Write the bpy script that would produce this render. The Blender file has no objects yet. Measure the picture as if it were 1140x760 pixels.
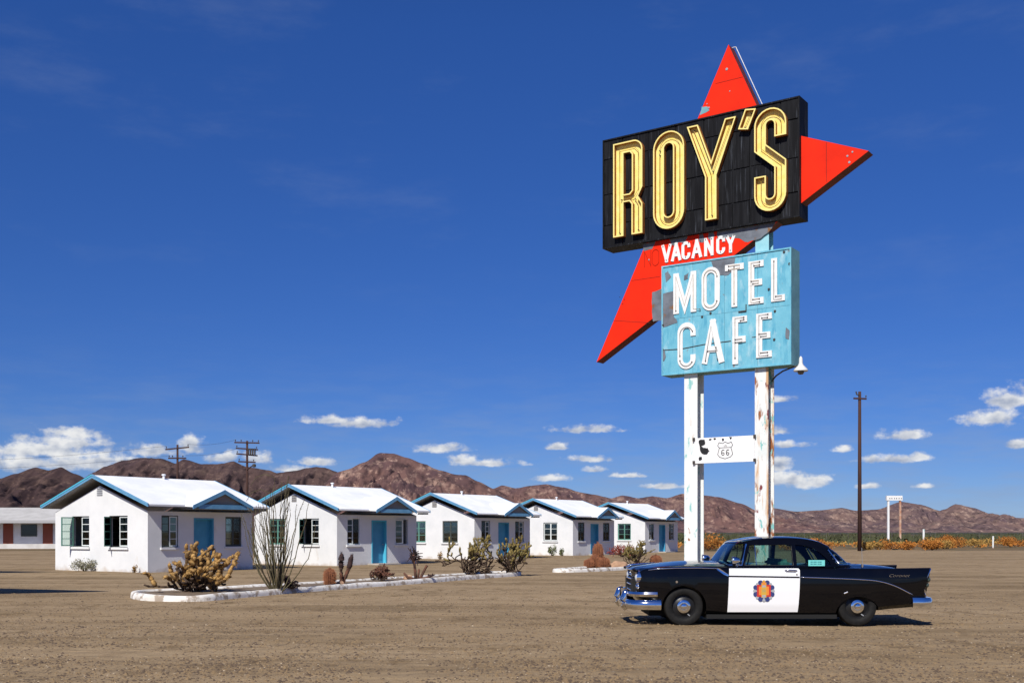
import bpy, bmesh, math, random
from mathutils import Vector, Matrix, noise as mnoise
R = math.radians
random.seed(7)
S = bpy.context.scene
C = S.collection

# ------------------------------------------------------------------ camera, sky, sun, exposure
cam = bpy.data.cameras.new('camera'); camo = bpy.data.objects.new('camera', cam); C.objects.link(camo)
camo.location = (0, 0, 1.6); camo.rotation_euler = (R(90), 0, 0)
cam.sensor_width = 36; cam.lens = 36*1250/1140; cam.shift_y = 212/1140
cam.clip_start = .1; cam.clip_end = 60000
S.camera = camo
S.view_settings.view_transform = 'Standard'; S.view_settings.look = 'None'
S.view_settings.exposure = 0.14; S.view_settings.gamma = 1
SUN_AZ, SUN_EL = 21.5, 44                     # light travels 20 deg right of straight ahead
sl = bpy.data.lights.new('sun', 'SUN'); sl.energy = 5.0; sl.angle = R(.53); sl.color = (1, .955, .88)
so = bpy.data.objects.new('sun', sl); C.objects.link(so)
sd = Vector((math.sin(R(SUN_AZ))*math.cos(R(SUN_EL)), math.cos(R(SUN_AZ))*math.cos(R(SUN_EL)), -math.sin(R(SUN_EL))))
so.rotation_euler = sd.to_track_quat('-Z', 'Y').to_euler()

CLOUDS = [(30,510,75,12),(105,512,60,10),(60,496,60,14),(72,487,46,12),(84,479,22,9),(18,497,34,9),(60,500,80,9),(172,499,32,8),(213,493,16,10),(250,507,20,7),(284,509,18,7),
 (352,512,24,6),(325,520,22,5),(368,466,32,5.5),(402,468,34,7.5),(490,497,27,6),(516,511,20,6.5),(546,514,32,5),(652,476,34,5.5),(620,496,16,4.5),
 (656,509,21,4.5),(660,522,11,3.5),(612,531,17,4.5),(868,512,17,12),(872,530,26,10),(905,535,24,8),(868,443,14,4.5),(864,478,12,5),
 (876,494,24,4.5),(940,498,11,4.5),(1008,482,24,6.5),(985,509,34,5.5),(1020,507,14,5.5),(968,540,13,3.5),(1030,540,10,3),(1108,461,36,11),
 (1122,440,32,12),(1136,492,16,6),(735,540,24,3.5),(700,528,20,3)]
def build_world():
    w = bpy.data.worlds.new('World'); S.world = w; w.use_nodes = True
    nt = w.node_tree; N = nt.nodes; L = nt.links; N.clear()
    def nd(t, **k):
        n = N.new(t)
        for a, b in k.items(): setattr(n, a, b)
        return n
    def val(x, sock):
        if hasattr(x, 'is_linked'): L.new(x, sock)
        else: sock.default_value = x
    def M(op, a, b=None, c=None, clamp=False):
        n = nd('ShaderNodeMath', operation=op, use_clamp=clamp); val(a, n.inputs[0])
        if b is not None: val(b, n.inputs[1])
        if c is not None: val(c, n.inputs[2])
        return n.outputs[0]
    def ss(x, a, b):
        n = nd('ShaderNodeMapRange', interpolation_type='SMOOTHSTEP'); val(x, n.inputs[0]); n.inputs[1].default_value = a; n.inputs[2].default_value = b
        return n.outputs[0]
    sky = nd('ShaderNodeTexSky', sky_type='NISHITA', sun_disc=False, sun_elevation=R(SUN_EL), sun_rotation=R(180+SUN_AZ), altitude=3000, air_density=1, dust_density=0., ozone_density=4)
    hs = nd('ShaderNodeHueSaturation'); hs.inputs['Saturation'].default_value = 1.18; hs.inputs['Value'].default_value = .72; L.new(sky.outputs[0], hs.inputs['Color'])
    tint = nd('ShaderNodeMix', data_type='RGBA', blend_type='MULTIPLY'); tint.inputs[0].default_value = 1; L.new(hs.outputs[0], tint.inputs[6]); tint.inputs[7].default_value = (.66, .80, 1.22, 1)
    bgs = nd('ShaderNodeBackground'); L.new(tint.outputs[2], bgs.inputs[0]); bgs.inputs[1].default_value = .108
    tc = nd('ShaderNodeTexCoord'); sx = nd('ShaderNodeSeparateXYZ'); L.new(tc.outputs['Generated'], sx.inputs[0])
    az = M('ARCTAN2', sx.outputs[0], sx.outputs[1]); el = M('ARCSINE', sx.outputs[2])
    gr = nd('ShaderNodeMapRange'); L.new(el, gr.inputs[0]); gr.inputs[1].default_value = 0.; gr.inputs[2].default_value = .42; gr.inputs[3].default_value = .62; gr.inputs[4].default_value = 1.0; L.new(M('MULTIPLY', gr.outputs[0], .114), bgs.inputs[1])
    cv = nd('ShaderNodeCombineXYZ'); L.new(az, cv.inputs[0]); L.new(el, cv.inputs[1])
    def noi(vec, scale, detail=6, rough=.55, st=(1, 1.5, 1), off=(0, 0, 0)):
        mp = nd('ShaderNodeMapping'); mp.inputs['Scale'].default_value = st; mp.inputs['Location'].default_value = off; L.new(vec, mp.inputs[0])
        n = nd('ShaderNodeTexNoise'); n.inputs['Scale'].default_value = scale; n.inputs['Detail'].default_value = detail; n.inputs['Roughness'].default_value = rough
        L.new(mp.outputs[0], n.inputs[0]); return n.outputs[0]
    n1 = noi(cv.outputs[0], 62, 8, .58); n1b = noi(cv.outputs[0], 60, 3, .5, off=(.0035, -.011, 0)); n1c = noi(cv.outputs[0], 60, 3, .5)
    n2 = noi(cv.outputs[0], 28, 4, .5)
    wob = M('MULTIPLY', M('SUBTRACT', n2, .5), .012)
    field = None; hgt = None
    for (px, py, hw, hh) in CLOUDS:
        x = (px-570)/1250; z = (592-py)/1250
        a0 = math.atan(x); e0 = math.atan(z/math.hypot(1, x)); wa = hw/1250*math.cos(a0)**2*1.25; ha = hh/1250*1.45
        dx = M('MULTIPLY', M('SUBTRACT', M('ADD', az, wob), a0), 1/wa)
        dy0 = M('MULTIPLY', M('SUBTRACT', el, e0-ha*.35), 1/ha)
        dy = M('MAXIMUM', dy0, M('MULTIPLY', dy0, -2.2))
        d = M('SUBTRACT', 1, M('SQRT', M('ADD', M('MULTIPLY', dx, dx), M('MULTIPLY', dy, dy))))
        field = d if field is None else M('MAXIMUM', field, d)
        g = M('MULTIPLY', ss(d, -.3, .5), dy0)
        hgt = g if hgt is None else M('MAXIMUM', hgt, g)
    # the same kind of fair-weather cumulus all the way round, beyond the frame
    n3 = noi(cv.outputs[0], 9, 3, .5, st=(1, 3.2, 1))
    out = M('MULTIPLY', ss(M('ABSOLUTE', az), .46, .56), M('MULTIPLY', ss(el, .01, .05), ss(el, .22, .1)))
    f2 = M('SUBTRACT', M('MULTIPLY', M('MULTIPLY', M('SUBTRACT', n3, .52), 9), out), M('MULTIPLY', M('SUBTRACT', 1, out), 1))
    field = M('MAXIMUM', field, f2)
    dens = ss(M('ADD', field, M('MULTIPLY', M('SUBTRACT', n1, .5), 2.6)), -.05, .75)
    emb = M('MULTIPLY', M('SUBTRACT', n1c, n1b), 1.7)
    t = M('ADD', M('ADD', .5, emb), M('MULTIPLY', hgt, .60), clamp=True)
    # thin cirrus and a milky veil low down
    n4 = noi(cv.outputs[0], 5, 6, .62, st=(1, 3.2, 1), off=(.3, .2, 0))
    cir = M('MULTIPLY', ss(n4, .5, .78), M('MULTIPLY', .11, ss(el, .1, .3)))
    n5 = noi(cv.outputs[0], 14, 5, .6, st=(1, 5, 1))
    veil = M('MULTIPLY', M('MULTIPLY', ss(n5, .34, .75), ss(el, .18, .0)), .42)
    thin = M('MAXIMUM', cir, veil)
    cc = nd('ShaderNodeMix', data_type='RGBA'); L.new(t, cc.inputs[0]); cc.inputs[6].default_value = (.27, .33, .46, 1); cc.inputs[7].default_value = (.86, .86, .85, 1)
    bgc = nd('ShaderNodeBackground'); L.new(cc.outputs[2], bgc.inputs[0]); bgc.inputs[1].default_value = .92
    bgt = nd('ShaderNodeBackground'); bgt.inputs[0].default_value = (.36, .44, .60, 1); bgt.inputs[1].default_value = .75
    m0 = nd('ShaderNodeMixShader'); L.new(thin, m0.inputs[0]); L.new(bgs.outputs[0], m0.inputs[1]); L.new(bgt.outputs[0], m0.inputs[2])
    m1 = nd('ShaderNodeMixShader'); L.new(M('MULTIPLY', dens, .93), m1.inputs[0]); L.new(m0.outputs[0], m1.inputs[1]); L.new(bgc.outputs[0], m1.inputs[2])
    o = nd('ShaderNodeOutputWorld'); L.new(m1.outputs[0], o.inputs[0])
build_world()

# ------------------------------------------------------------------ materials
MATS = {}
def mat(name, col, rough=.7, col2=None, scale=4., metal=0., bump=0., bscale=60., stretch=(1, 1, 1), lo=.4, hi=.65, patches=(), spec=.5, detail=6, coat=0., trans=0., ior=1.45, obj_coords=True):
    """patches: (colour, scale, lo, hi, stretch)"""
    if name in MATS: return MATS[name]
    m = bpy.data.materials.new(name); m.use_nodes = True; nt = m.node_tree; N = nt.nodes; L = nt.links
    b = N['Principled BSDF']; b.inputs['Roughness'].default_value = rough; b.inputs['Metallic'].default_value = metal
    b.inputs['Specular IOR Level'].default_value = spec; b.inputs['Coat Weight'].default_value = coat; b.inputs['Coat Roughness'].default_value = .03
    b.inputs['Transmission Weight'].default_value = trans; b.inputs['IOR'].default_value = ior
    tc = N.new('ShaderNodeTexCoord'); cache = []
    def shifted():          # every object gets its own piece of the pattern
        if not cache:
            oi = N.new('ShaderNodeObjectInfo'); k = N.new('ShaderNodeMath'); k.operation = 'MULTIPLY'; L.new(oi.outputs['Random'], k.inputs[0]); k.inputs[1].default_value = 57.
            va = N.new('ShaderNodeVectorMath'); L.new(tc.outputs['Object'], va.inputs[0]); L.new(k.outputs[0], va.inputs[1]); cache.append(va.outputs[0])
        return cache[0]
    def noi(sc, st, det=detail, seed=0.):
        mp = N.new('ShaderNodeMapping'); mp.inputs['Scale'].default_value = st; mp.inputs['Location'].default_value = (seed, seed*1.7, seed*.6); L.new(shifted(), mp.inputs[0])
        n = N.new('ShaderNodeTexNoise'); n.inputs['Scale'].default_value = sc; n.inputs['Detail'].default_value = det; n.inputs['Roughness'].default_value = .6
        L.new(mp.outputs[0], n.inputs[0]); return n.outputs[0]
    def mr(x, a, c):
        n = N.new('ShaderNodeMapRange'); L.new(x, n.inputs[0]); n.inputs[1].default_value = a; n.inputs[2].default_value = c; return n.outputs[0]
    cur = None
    if col2:
        mx = N.new('ShaderNodeMix'); mx.data_type = 'RGBA'; mx.inputs[6].default_value = (*col, 1); mx.inputs[7].default_value = (*col2, 1)
        L.new(mr(noi(scale, stretch), lo, hi), mx.inputs[0]); cur = mx.outputs[2]
    for i, (pc, ps, pl, ph, pst) in enumerate(patches):
        mx = N.new('ShaderNodeMix'); mx.data_type = 'RGBA'
        if cur is None: mx.inputs[6].default_value = (*col, 1)
        else: L.new(cur, mx.inputs[6])
        mx.inputs[7].default_value = (*pc, 1); L.new(mr(noi(ps, pst, 5, 3.1*(i+1)), pl, ph), mx.inputs[0]); cur = mx.outputs[2]
    if cur is None: b.inputs['Base Color'].default_value = (*col, 1)
    else: L.new(cur, b.inputs['Base Color'])
    if bump:
        bp = N.new('ShaderNodeBump'); bp.inputs['Strength'].default_value = bump; bp.inputs['Distance'].default_value = .02
        L.new(noi(bscale, (1, 1, 1), 5, 9.), bp.inputs['Height']); L.new(bp.outputs[0], b.inputs['Normal'])
    MATS[name] = m; return m

def glass_mat(name='car_glass', tint=(.46, .62, .57)):
    if name in MATS: return MATS[name]
    m = bpy.data.materials.new(name); m.use_nodes = True; nt = m.node_tree; N = nt.nodes; L = nt.links; N.clear()
    o = N.new('ShaderNodeOutputMaterial'); mx = N.new('ShaderNodeMixShader'); tr = N.new('ShaderNodeBsdfTransparent'); tr.inputs[0].default_value = (*tint, 1)
    gl = N.new('ShaderNodeBsdfGlossy'); gl.inputs['Roughness'].default_value = .02; gl.inputs[0].default_value = (1, 1, 1, 1)
    fr = N.new('ShaderNodeFresnel'); fr.inputs[0].default_value = 1.5
    L.new(fr.outputs[0], mx.inputs[0]); L.new(tr.outputs[0], mx.inputs[1]); L.new(gl.outputs[0], mx.inputs[2]); L.new(mx.outputs[0], o.inputs[0]); MATS[name] = m; return m
def clear_glass(): return glass_mat('pane_glass', (.80, .88, .84))
stucco = mat('white_stucco', (.715, .72, .715), .9, (.65, .66, .66), 1.2, bump=.25, bscale=55, patches=(((.55, .5, .43), 2.2, .66, .82, (1, 1, .35)),))
def splash(m, col, h, k=.75):
    nt = m.node_tree; N = nt.nodes; L = nt.links; b = N['Principled BSDF']; src = b.inputs['Base Color'].links[0].from_socket
    tc = N.new('ShaderNodeTexCoord'); sp = N.new('ShaderNodeSeparateXYZ'); L.new(tc.outputs['Object'], sp.inputs[0]); n = N.new('ShaderNodeTexNoise'); n.inputs['Scale'].default_value = 1.8; n.inputs['Detail'].default_value = 7; L.new(tc.outputs['Object'], n.inputs[0])
    a = N.new('ShaderNodeMath'); a.operation = 'MULTIPLY_ADD'; L.new(n.outputs[0], a.inputs[0]); a.inputs[1].default_value = h*2; a.inputs[2].default_value = -h*.75
    d = N.new('ShaderNodeMath'); d.operation = 'SUBTRACT'; L.new(a.outputs[0], d.inputs[0]); L.new(sp.outputs[2], d.inputs[1])
    r = N.new('ShaderNodeMapRange'); L.new(d.outputs[0], r.inputs[0]); r.inputs[1].default_value = -.05; r.inputs[2].default_value = .18; r.inputs[4].default_value = k
    mx = N.new('ShaderNodeMix'); mx.data_type = 'RGBA'; L.new(r.outputs[0], mx.inputs[0]); L.new(src, mx.inputs[6]); mx.inputs[7].default_value = (*col, 1); L.new(mx.outputs[2], b.inputs['Base Color'])
splash(stucco, (.40, .30, .21), .32)
roofw = mat('white_roofing', (.80, .81, .82), .8, (.70, .72, .74), .9, bump=.12, bscale=25, patches=(((.55, .55, .54), 1.1, .66, .8, (1, 2, 1)),))
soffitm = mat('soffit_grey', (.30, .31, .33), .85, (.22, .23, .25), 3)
bluep = mat('blue_trim', (.10, .275, .46), .6, (.14, .34, .53), 3, patches=(((.4, .48, .52), 5, .68, .8, (1, 1, 1)),))
doorb = mat('door_blue', (.05, .27, .44), .5, (.065, .32, .50), 2)
jambb = mat('jamb_turquoise', (.07, .42, .58), .6)
tanp = mat('gable_tan', (.22, .20, .18), .85)
metalf = mat('window_steel_green', (.10, .25, .20), .6)
metalw = mat('window_steel_white', (.66, .70, .68), .6)
metald = mat('window_steel_dark', (.05, .06, .055), .6)
glassm = mat('window_glass', (.025, .035, .035), .06, spec=.6)
curtm = mat('curtain', (.5, .5, .47), .9)
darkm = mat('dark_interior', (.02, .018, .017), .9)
concw = mat('painted_kerb', (.76, .74, .70), .85, (.62, .58, .52), 2.5, bump=.3, bscale=20, patches=(((.33, .27, .21), 4.5, .51, .62, (1, 1, 1)), ((.2, .15, .11), 1.3, .6, .7, (1, 1, 1)),))
woodp = mat('pole_wood', (.06, .026, .019), .9, (.035, .016, .013), 4, stretch=(3, 3, .15), bump=.3, bscale=12)
steelg = mat('galvanised', (.42, .43, .44), .45, metal=.6)

# ------------------------------------------------------------------ helpers
class MB:
    def __init__(s): s.v = []; s.f = []
    def add(s, vs, fs):
        o = len(s.v); s.v += [tuple(p) for p in vs]; s.f += [tuple(o+i for i in f) for f in fs]; return s
    def box(s, x0, y0, z0, x1, y1, z1):
        return s.add([(x0,y0,z0),(x1,y0,z0),(x1,y1,z0),(x0,y1,z0),(x0,y0,z1),(x1,y0,z1),(x1,y1,z1),(x0,y1,z1)],
                     [(0,3,2,1),(4,5,6,7),(0,1,5,4),(1,2,6,5),(2,3,7,6),(3,0,4,7)])
    def quad(s, a, b, c, d): return s.add([a, b, c, d], [(0, 1, 2, 3)])
    def slab(s, pts, off):       # polygon pts extruded by vector off
        n = len(pts); off = Vector(off); q = [Vector(p) for p in pts]
        return s.add(q+[p+off for p in q], [tuple(range(n))[::-1], tuple(range(n, 2*n))]+[(i, (i+1) % n, n+(i+1) % n, n+i) for i in range(n)])
    def tube(s, pts, rad, n=6, cap=True):
        pts = [Vector(p) for p in pts]; k = len(pts)
        if not hasattr(rad, '__len__'): rad = [rad]*k
        rings = []; up = Vector((0, 0, 1))
        for i, p in enumerate(pts):
            t = (pts[min(i+1, k-1)]-pts[max(i-1, 0)]); t = t.normalized() if t.length > 1e-9 else Vector((0, 0, 1))
            a = t.cross(up);
            if a.length < 1e-3: a = t.cross(Vector((1, 0, 0)))
            a.normalize(); b = a.cross(t).normalized()
            rings.append([p+(a*math.cos(2*math.pi*j/n)+b*math.sin(2*math.pi*j/n))*rad[i] for j in range(n)])
        vs = [q for r in rings for q in r]
        fs = [(i*n+j, i*n+(j+1) % n, (i+1)*n+(j+1) % n, (i+1)*n+j) for i in range(k-1) for j in range(n)]
        if cap: fs += [tuple(range(n))[::-1], tuple(range((k-1)*n, k*n))]
        return s.add(vs, fs)
    def lathe(s, prof, n=16, c=(0, 0, 0), axis='z', cap=True):
        vs = []
        for r, h in prof:
            for j in range(n):
                a = 2*math.pi*j/n; x, y = r*math.cos(a), r*math.sin(a)
                p = (x, y, h) if axis == 'z' else ((x, h, y) if axis == 'y' else (h, x, y))
                vs.append((c[0]+p[0], c[1]+p[1], c[2]+p[2]))
        k = len(prof)
        fs = [(i*n+j, i*n+(j+1) % n, (i+1)*n+(j+1) % n, (i+1)*n+j) for i in range(k-1) for j in range(n)]
        if cap: fs += [tuple(range(n))[::-1], tuple(range((k-1)*n, k*n))]
        return s.add(vs, fs)
    def ribbon(s, pts, w, y0, y1, closed=False):
        """stroke in the x-z plane of width w, from y0 to y1"""
        P = [Vector((p[0], p[1])) for p in pts]; n = len(P); Ls = []; Rs = []
        for i in range(n):
            a = P[i-1] if (i > 0 or closed) else None; b = P[(i+1) % n] if (i < n-1 or closed) else None
            d1 = (P[i]-a).normalized() if a is not None else None; d2 = (b-P[i]).normalized() if b is not None else None
            if d1 is None: d1 = d2
            if d2 is None: d2 = d1
            n1 = Vector((-d1.y, d1.x)); n2 = Vector((-d2.y, d2.x)); m = n1+n2
            if m.length < .2: m = n1
            m.normalize(); k = (w/2)/max(.35, m.dot(n1))
            Ls.append(P[i]+m*k); Rs.append(P[i]-m*k)
        vs = []
        for i in range(n):
            vs += [(Ls[i].x, y0, Ls[i].y), (Rs[i].x, y0, Rs[i].y), (Rs[i].x, y1, Rs[i].y), (Ls[i].x, y1, Ls[i].y)]
        fs = []
        for i in range(n if closed else n-1):
            a = 4*i; b = 4*((i+1) % n)
            for j in range(4): fs.append((a+j, a+(j+1) % 4, b+(j+1) % 4, b+j))
        if not closed: fs += [(0, 1, 2, 3), (4*n-1, 4*n-2, 4*n-3, 4*n-4)]
        return s.add(vs, fs)
    def mesh(s, name, m=None, smooth=False, fix=True):
        me = bpy.data.meshes.new(name); me.from_pydata(s.v, [], s.f)
        if fix:
            bm = bmesh.new(); bm.from_mesh(me); bmesh.ops.recalc_face_normals(bm, faces=bm.faces); bm.to_mesh(me); bm.free()
        if smooth: me.shade_smooth() if smooth is True else (me.shade_smooth(), me.set_sharp_from_angle(angle=R(smooth)))
        if m: me.materials.append(m)
        return me
    def build(s, name, m, parent=None, smooth=False, fix=True):
        return link(name, s.mesh(name, m, smooth, fix), parent)
def link(name, me, parent=None):
    o = bpy.data.objects.new(name, me); C.objects.link(o)
    if parent: o.parent = parent
    return o
def tag(o, label=None, cat=None, group=None, kind=None):
    if label: o['label'] = label
    if cat: o['category'] = cat
    if group: o['group'] = group
    if kind: o['kind'] = kind
    return o
def thing(name, label, cat, loc=(0, 0, 0), rz=0, group=None):
    o = bpy.data.objects.new(name, None); C.objects.link(o); o.empty_display_size = .2
    o.location = loc; o.rotation_euler = (0, 0, rz); return tag(o, label, cat, group)
def arc(cx, cz, r, a0, a1, n=10): return [(cx+r*math.cos(R(a0+(a1-a0)*i/n)), cz+r*math.sin(R(a0+(a1-a0)*i/n))) for i in range(n+1)]
def fbm(x, y, z=0, o=4): return mnoise.fractal(Vector((x, y, z)), 1., 2., o)
def rnd(a, b): return random.uniform(a, b)

# ------------------------------------------------------------------ terrain
def ground_mat(name, kind):
    m = bpy.data.materials.new(name); m.use_nodes = True; nt = m.node_tree; N = nt.nodes; L = nt.links; b = N['Principled BSDF']
    b.inputs['Roughness'].default_value = .95; b.inputs['Specular IOR Level'].default_value = .15
    g = N.new('ShaderNodeNewGeometry')
    def noi(sc, st=(1, 1, 1), det=6, off=0, rough=.6):
        mp = N.new('ShaderNodeMapping'); mp.inputs['Scale'].default_value = st; mp.inputs['Location'].default_value = (off, off, 0); L.new(g.outputs['Position'], mp.inputs[0])
        n = N.new('ShaderNodeTexNoise'); n.inputs['Scale'].default_value = sc; n.inputs['Detail'].default_value = det; n.inputs['Roughness'].default_value = rough; L.new(mp.outputs[0], n.inputs[0]); return n.outputs[0]
    def mr(x, a, c):
        n = N.new('ShaderNodeMapRange'); L.new(x, n.inputs[0]); n.inputs[1].default_value = a; n.inputs[2].default_value = c; return n.outputs[0]
    def mix(f, a, c):
        n = N.new('ShaderNodeMix'); n.data_type = 'RGBA'; L.new(f, n.inputs[0])
        for i, x in ((6, a), (7, c)):
            if hasattr(x, 'is_linked'): L.new(x, n.inputs[i])
            else: n.inputs[i].default_value = (*x, 1)
        return n.outputs[2]
    if kind == 'dirt':
        c = mix(mr(noi(.16, (1, .6, 1)), .38, .66), (.200, .140, .076), (.290, .206, .117))
        c = mix(mr(noi(.22, (.25, 2.2, 1), 5, 3), .46, .62), c, (.33, .24, .142))       # wheel tracks and scraped bands
        c = mix(mr(noi(.5, (.35, 3, 1), 5, 8), .55, .75), c, (.155, .105, .055))
        c = mix(mr(noi(1.6, (1, .55, 1), 7, 5, .7), .50, .66), c, (.150, .100, .050))
        c = mix(mr(noi(9, (1, .28, 1), 5, 15, .7), .56, .72), c, (.10, .069, .042))
        c = mix(mr(noi(16, (1, .22, 1), 4, 25, .7), .60, .74), c, (.37, .30, .21))
        c = mix(mr(noi(26, (1, .2, 1), 3, 35, .7), .60, .68), c, (.07, .048, .033))
        for (ang, sc, ph, w) in ((.10, .085, .3, .70), (-.22, .06, 1.9, .74), (.55, .05, .8, .78)):      # wheel lanes pressed pale into the dirt
            mp = N.new('ShaderNodeMapping'); mp.inputs['Rotation'].default_value = (0, 0, ang); mp.inputs['Location'].default_value = (0, ph*9, 0); L.new(g.outputs['Position'], mp.inputs[0])
            wv = N.new('ShaderNodeTexWave'); wv.bands_direction = 'Y'; wv.inputs['Scale'].default_value = sc; wv.inputs['Distortion'].default_value = 5; wv.inputs['Detail'].default_value = 3; wv.inputs['Detail Scale'].default_value = .35; L.new(mp.outputs[0], wv.inputs[0])
            br = N.new('ShaderNodeMath'); br.operation = 'MULTIPLY'; L.new(mr(wv.outputs[1], w, 1.), br.inputs[0]); L.new(mr(noi(.6, (.4, 1, 1), 5, ph), .35, .7), br.inputs[1])
            c = mix(br.outputs[0], c, (.305, .22, .128))
        L.new(c, b.inputs['Base Color'])
        bp = N.new('ShaderNodeBump'); bp.inputs['Strength'].default_value = .65; bp.inputs['Distance'].default_value = .05
        L.new(noi(9, (1, .4, 1), det=8, rough=.75), bp.inputs['Height'])
        bp2 = N.new('ShaderNodeBump'); bp2.inputs['Strength'].default_value = .6; bp2.inputs['Distance'].default_value = .16
        L.new(noi(1.6, (.6, 1.6, 1), 4), bp2.inputs['Height']); L.new(bp.outputs[0], bp2.inputs['Normal']); L.new(bp2.outputs[0], b.inputs['Normal'])
    elif kind == 'plain':
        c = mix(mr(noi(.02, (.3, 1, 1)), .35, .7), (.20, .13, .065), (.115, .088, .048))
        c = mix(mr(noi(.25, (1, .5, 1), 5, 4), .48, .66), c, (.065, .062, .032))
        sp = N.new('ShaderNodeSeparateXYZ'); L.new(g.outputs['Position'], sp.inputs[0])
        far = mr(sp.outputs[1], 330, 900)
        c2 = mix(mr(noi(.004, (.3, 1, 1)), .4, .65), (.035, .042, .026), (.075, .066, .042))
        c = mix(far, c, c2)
        L.new(c, b.inputs['Base Color'])
    else:    # rock, its purplish base colours carrying some distance haze
        lowc, tan, purp = kind
        sp = N.new('ShaderNodeSeparateXYZ'); L.new(g.outputs['Normal'], sp.inputs[0])
        c = mix(mr(noi(.006, (1, .6, 1), 6), .38, .60), purp, lowc)
        c = mix(mr(noi(.014, (1, .35, 1.4), 8, 40, .7), .52, .66), c, tan)
        c = mix(mr(noi(.05, (1, .3, 1), 6, 60, .7), .56, .68), c, tuple(min(1, x*1.25) for x in tan))
        c = mix(mr(noi(.03, (1, .35, 1), 7, 90, .7), .51, .66), c, tuple(x*.5 for x in purp))
        L.new(c, b.inputs['Base Color'])
        bp = N.new('ShaderNodeBump'); bp.inputs['Strength'].default_value = 1.; bp.inputs['Distance'].default_value = 55
        hn = noi(.011, (1, .5, 1), det=8, rough=.62); rn = hn.node; rn.noise_type = 'RIDGED_MULTIFRACTAL'; L.new(hn, bp.inputs['Height']); L.new(bp.outputs[0], b.inputs['Normal'])
    return m
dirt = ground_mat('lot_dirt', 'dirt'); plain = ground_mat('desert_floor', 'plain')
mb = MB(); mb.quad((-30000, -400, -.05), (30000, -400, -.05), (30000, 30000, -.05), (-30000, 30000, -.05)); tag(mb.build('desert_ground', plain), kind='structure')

def lotz(x, y):          # soft hollows of the lot, flat where things stand
    k = max(0, min(1, (26-y)/8))
    z = .035*fbm(x*.22, y*.4, 3.3, 3)*(.35+.65*k)
    return z
def lot():
    mb = MB(); xs = [-70+i*.5 for i in range(281)]; ys = []
    y = -12.
    while y < 112: ys.append(y); y += .28 if y < 32 else (.8 if y < 60 else 2)
    n = len(xs)
    for yy in ys:
        for xx in xs:
            edge = 96+6*fbm(xx*.05, 1.7)+(4 if xx > 25 else 0)
            d = max(0., yy-edge)
            mb.v.append((xx, yy, lotz(xx, yy)-.0-min(.16, d*.04)))
    for j in range(len(ys)-1):
        for i in range(n-1): mb.f.append((j*n+i, j*n+i+1, (j+1)*n+i+1, (j+1)*n+i))
    o = mb.build('dirt_lot', dirt, smooth=True, fix=False); tag(o, kind='structure')
lot()

def interp(P, x):
    if x <= P[0][0]: return P[0][1]
    for (a, b), (c, d) in zip(P, P[1:]):
        if x <= c:
            t = (x-a)/(c-a); t = t*t*(3-2*t)*.5+t*.5; return b+(d-b)*t
    return P[-1][1]
RANGES = [
 ('left', 3600, 900, ((0.072, 0.0439, 0.0382), (0.108, 0.0691, 0.054), (0.0504, 0.031, 0.0317)),
  [(-420, 575), (-200, 540), (-80, 548), (0, 532), (16, 527), (39.5, 519.7), (54, 523), (68, 519.5), (84, 527), (110, 540), (150, 566), (200, 591)]),
 ('back', 4600, 1100, ((0.0792, 0.049, 0.0432), (0.1224, 0.0806, 0.0648), (0.0576, 0.036, 0.0382)),
  [(20, 591), (60, 560), (104, 525.5), (116, 519), (137, 512), (158, 509), (179, 509.7), (195, 515), (205, 510.5), (224, 516), (242, 516), (260, 513), (274, 519), (300, 523), (308, 526), (324, 524), (350, 519), (361, 520), (380, 526), (430, 545), (480, 591)]),
 ('peak', 3300, 900, ((0.16, 0.0883, 0.0717), (0.3584, 0.2368, 0.1792), (0.0864, 0.0499, 0.0525)),
  [(330, 591), (355, 545), (376, 525), (387, 522), (405, 514), (423, 503.3), (438, 504.4), (453, 509), (470, 515), (490, 523), (508, 527.8), (517.6, 528.3), (534, 536), (549, 543.4), (575, 556), (620, 575), (680, 591)]),
 ('middle', 4800, 1000, ((0.155, 0.0856, 0.0713), (0.2976, 0.1922, 0.1457), (0.093, 0.0546, 0.0583)),
  [(500, 591), (530, 552), (549, 543.4), (559, 539.7), (574, 543), (592, 540), (608, 538.5), (627, 542), (649, 548), (661, 550), (681, 554), (693, 550.8), (711, 554), (726, 551.8), (742, 554), (760, 549), (779, 550), (800, 552.8), (825, 560), (845, 569), (880, 580), (930, 591)]),
 ('right', 7000, 1300, ((0.1612, 0.1023, 0.0868), (0.2976, 0.2077, 0.1612), (0.1054, 0.0701, 0.0744)),
  [(760, 591), (820, 570), (859, 565), (887, 569), (914, 567.4), (937, 564.8), (953, 568), (977, 566.6), (1003, 558), (1024, 561), (1048, 568.5), (1064, 560.5), (1085, 565), (1108, 577), (1127, 575.8), (1150, 576.5), (1210, 568), (1300, 560), (1420, 572), (1600, 582), (1800, 590)]),
]
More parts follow.
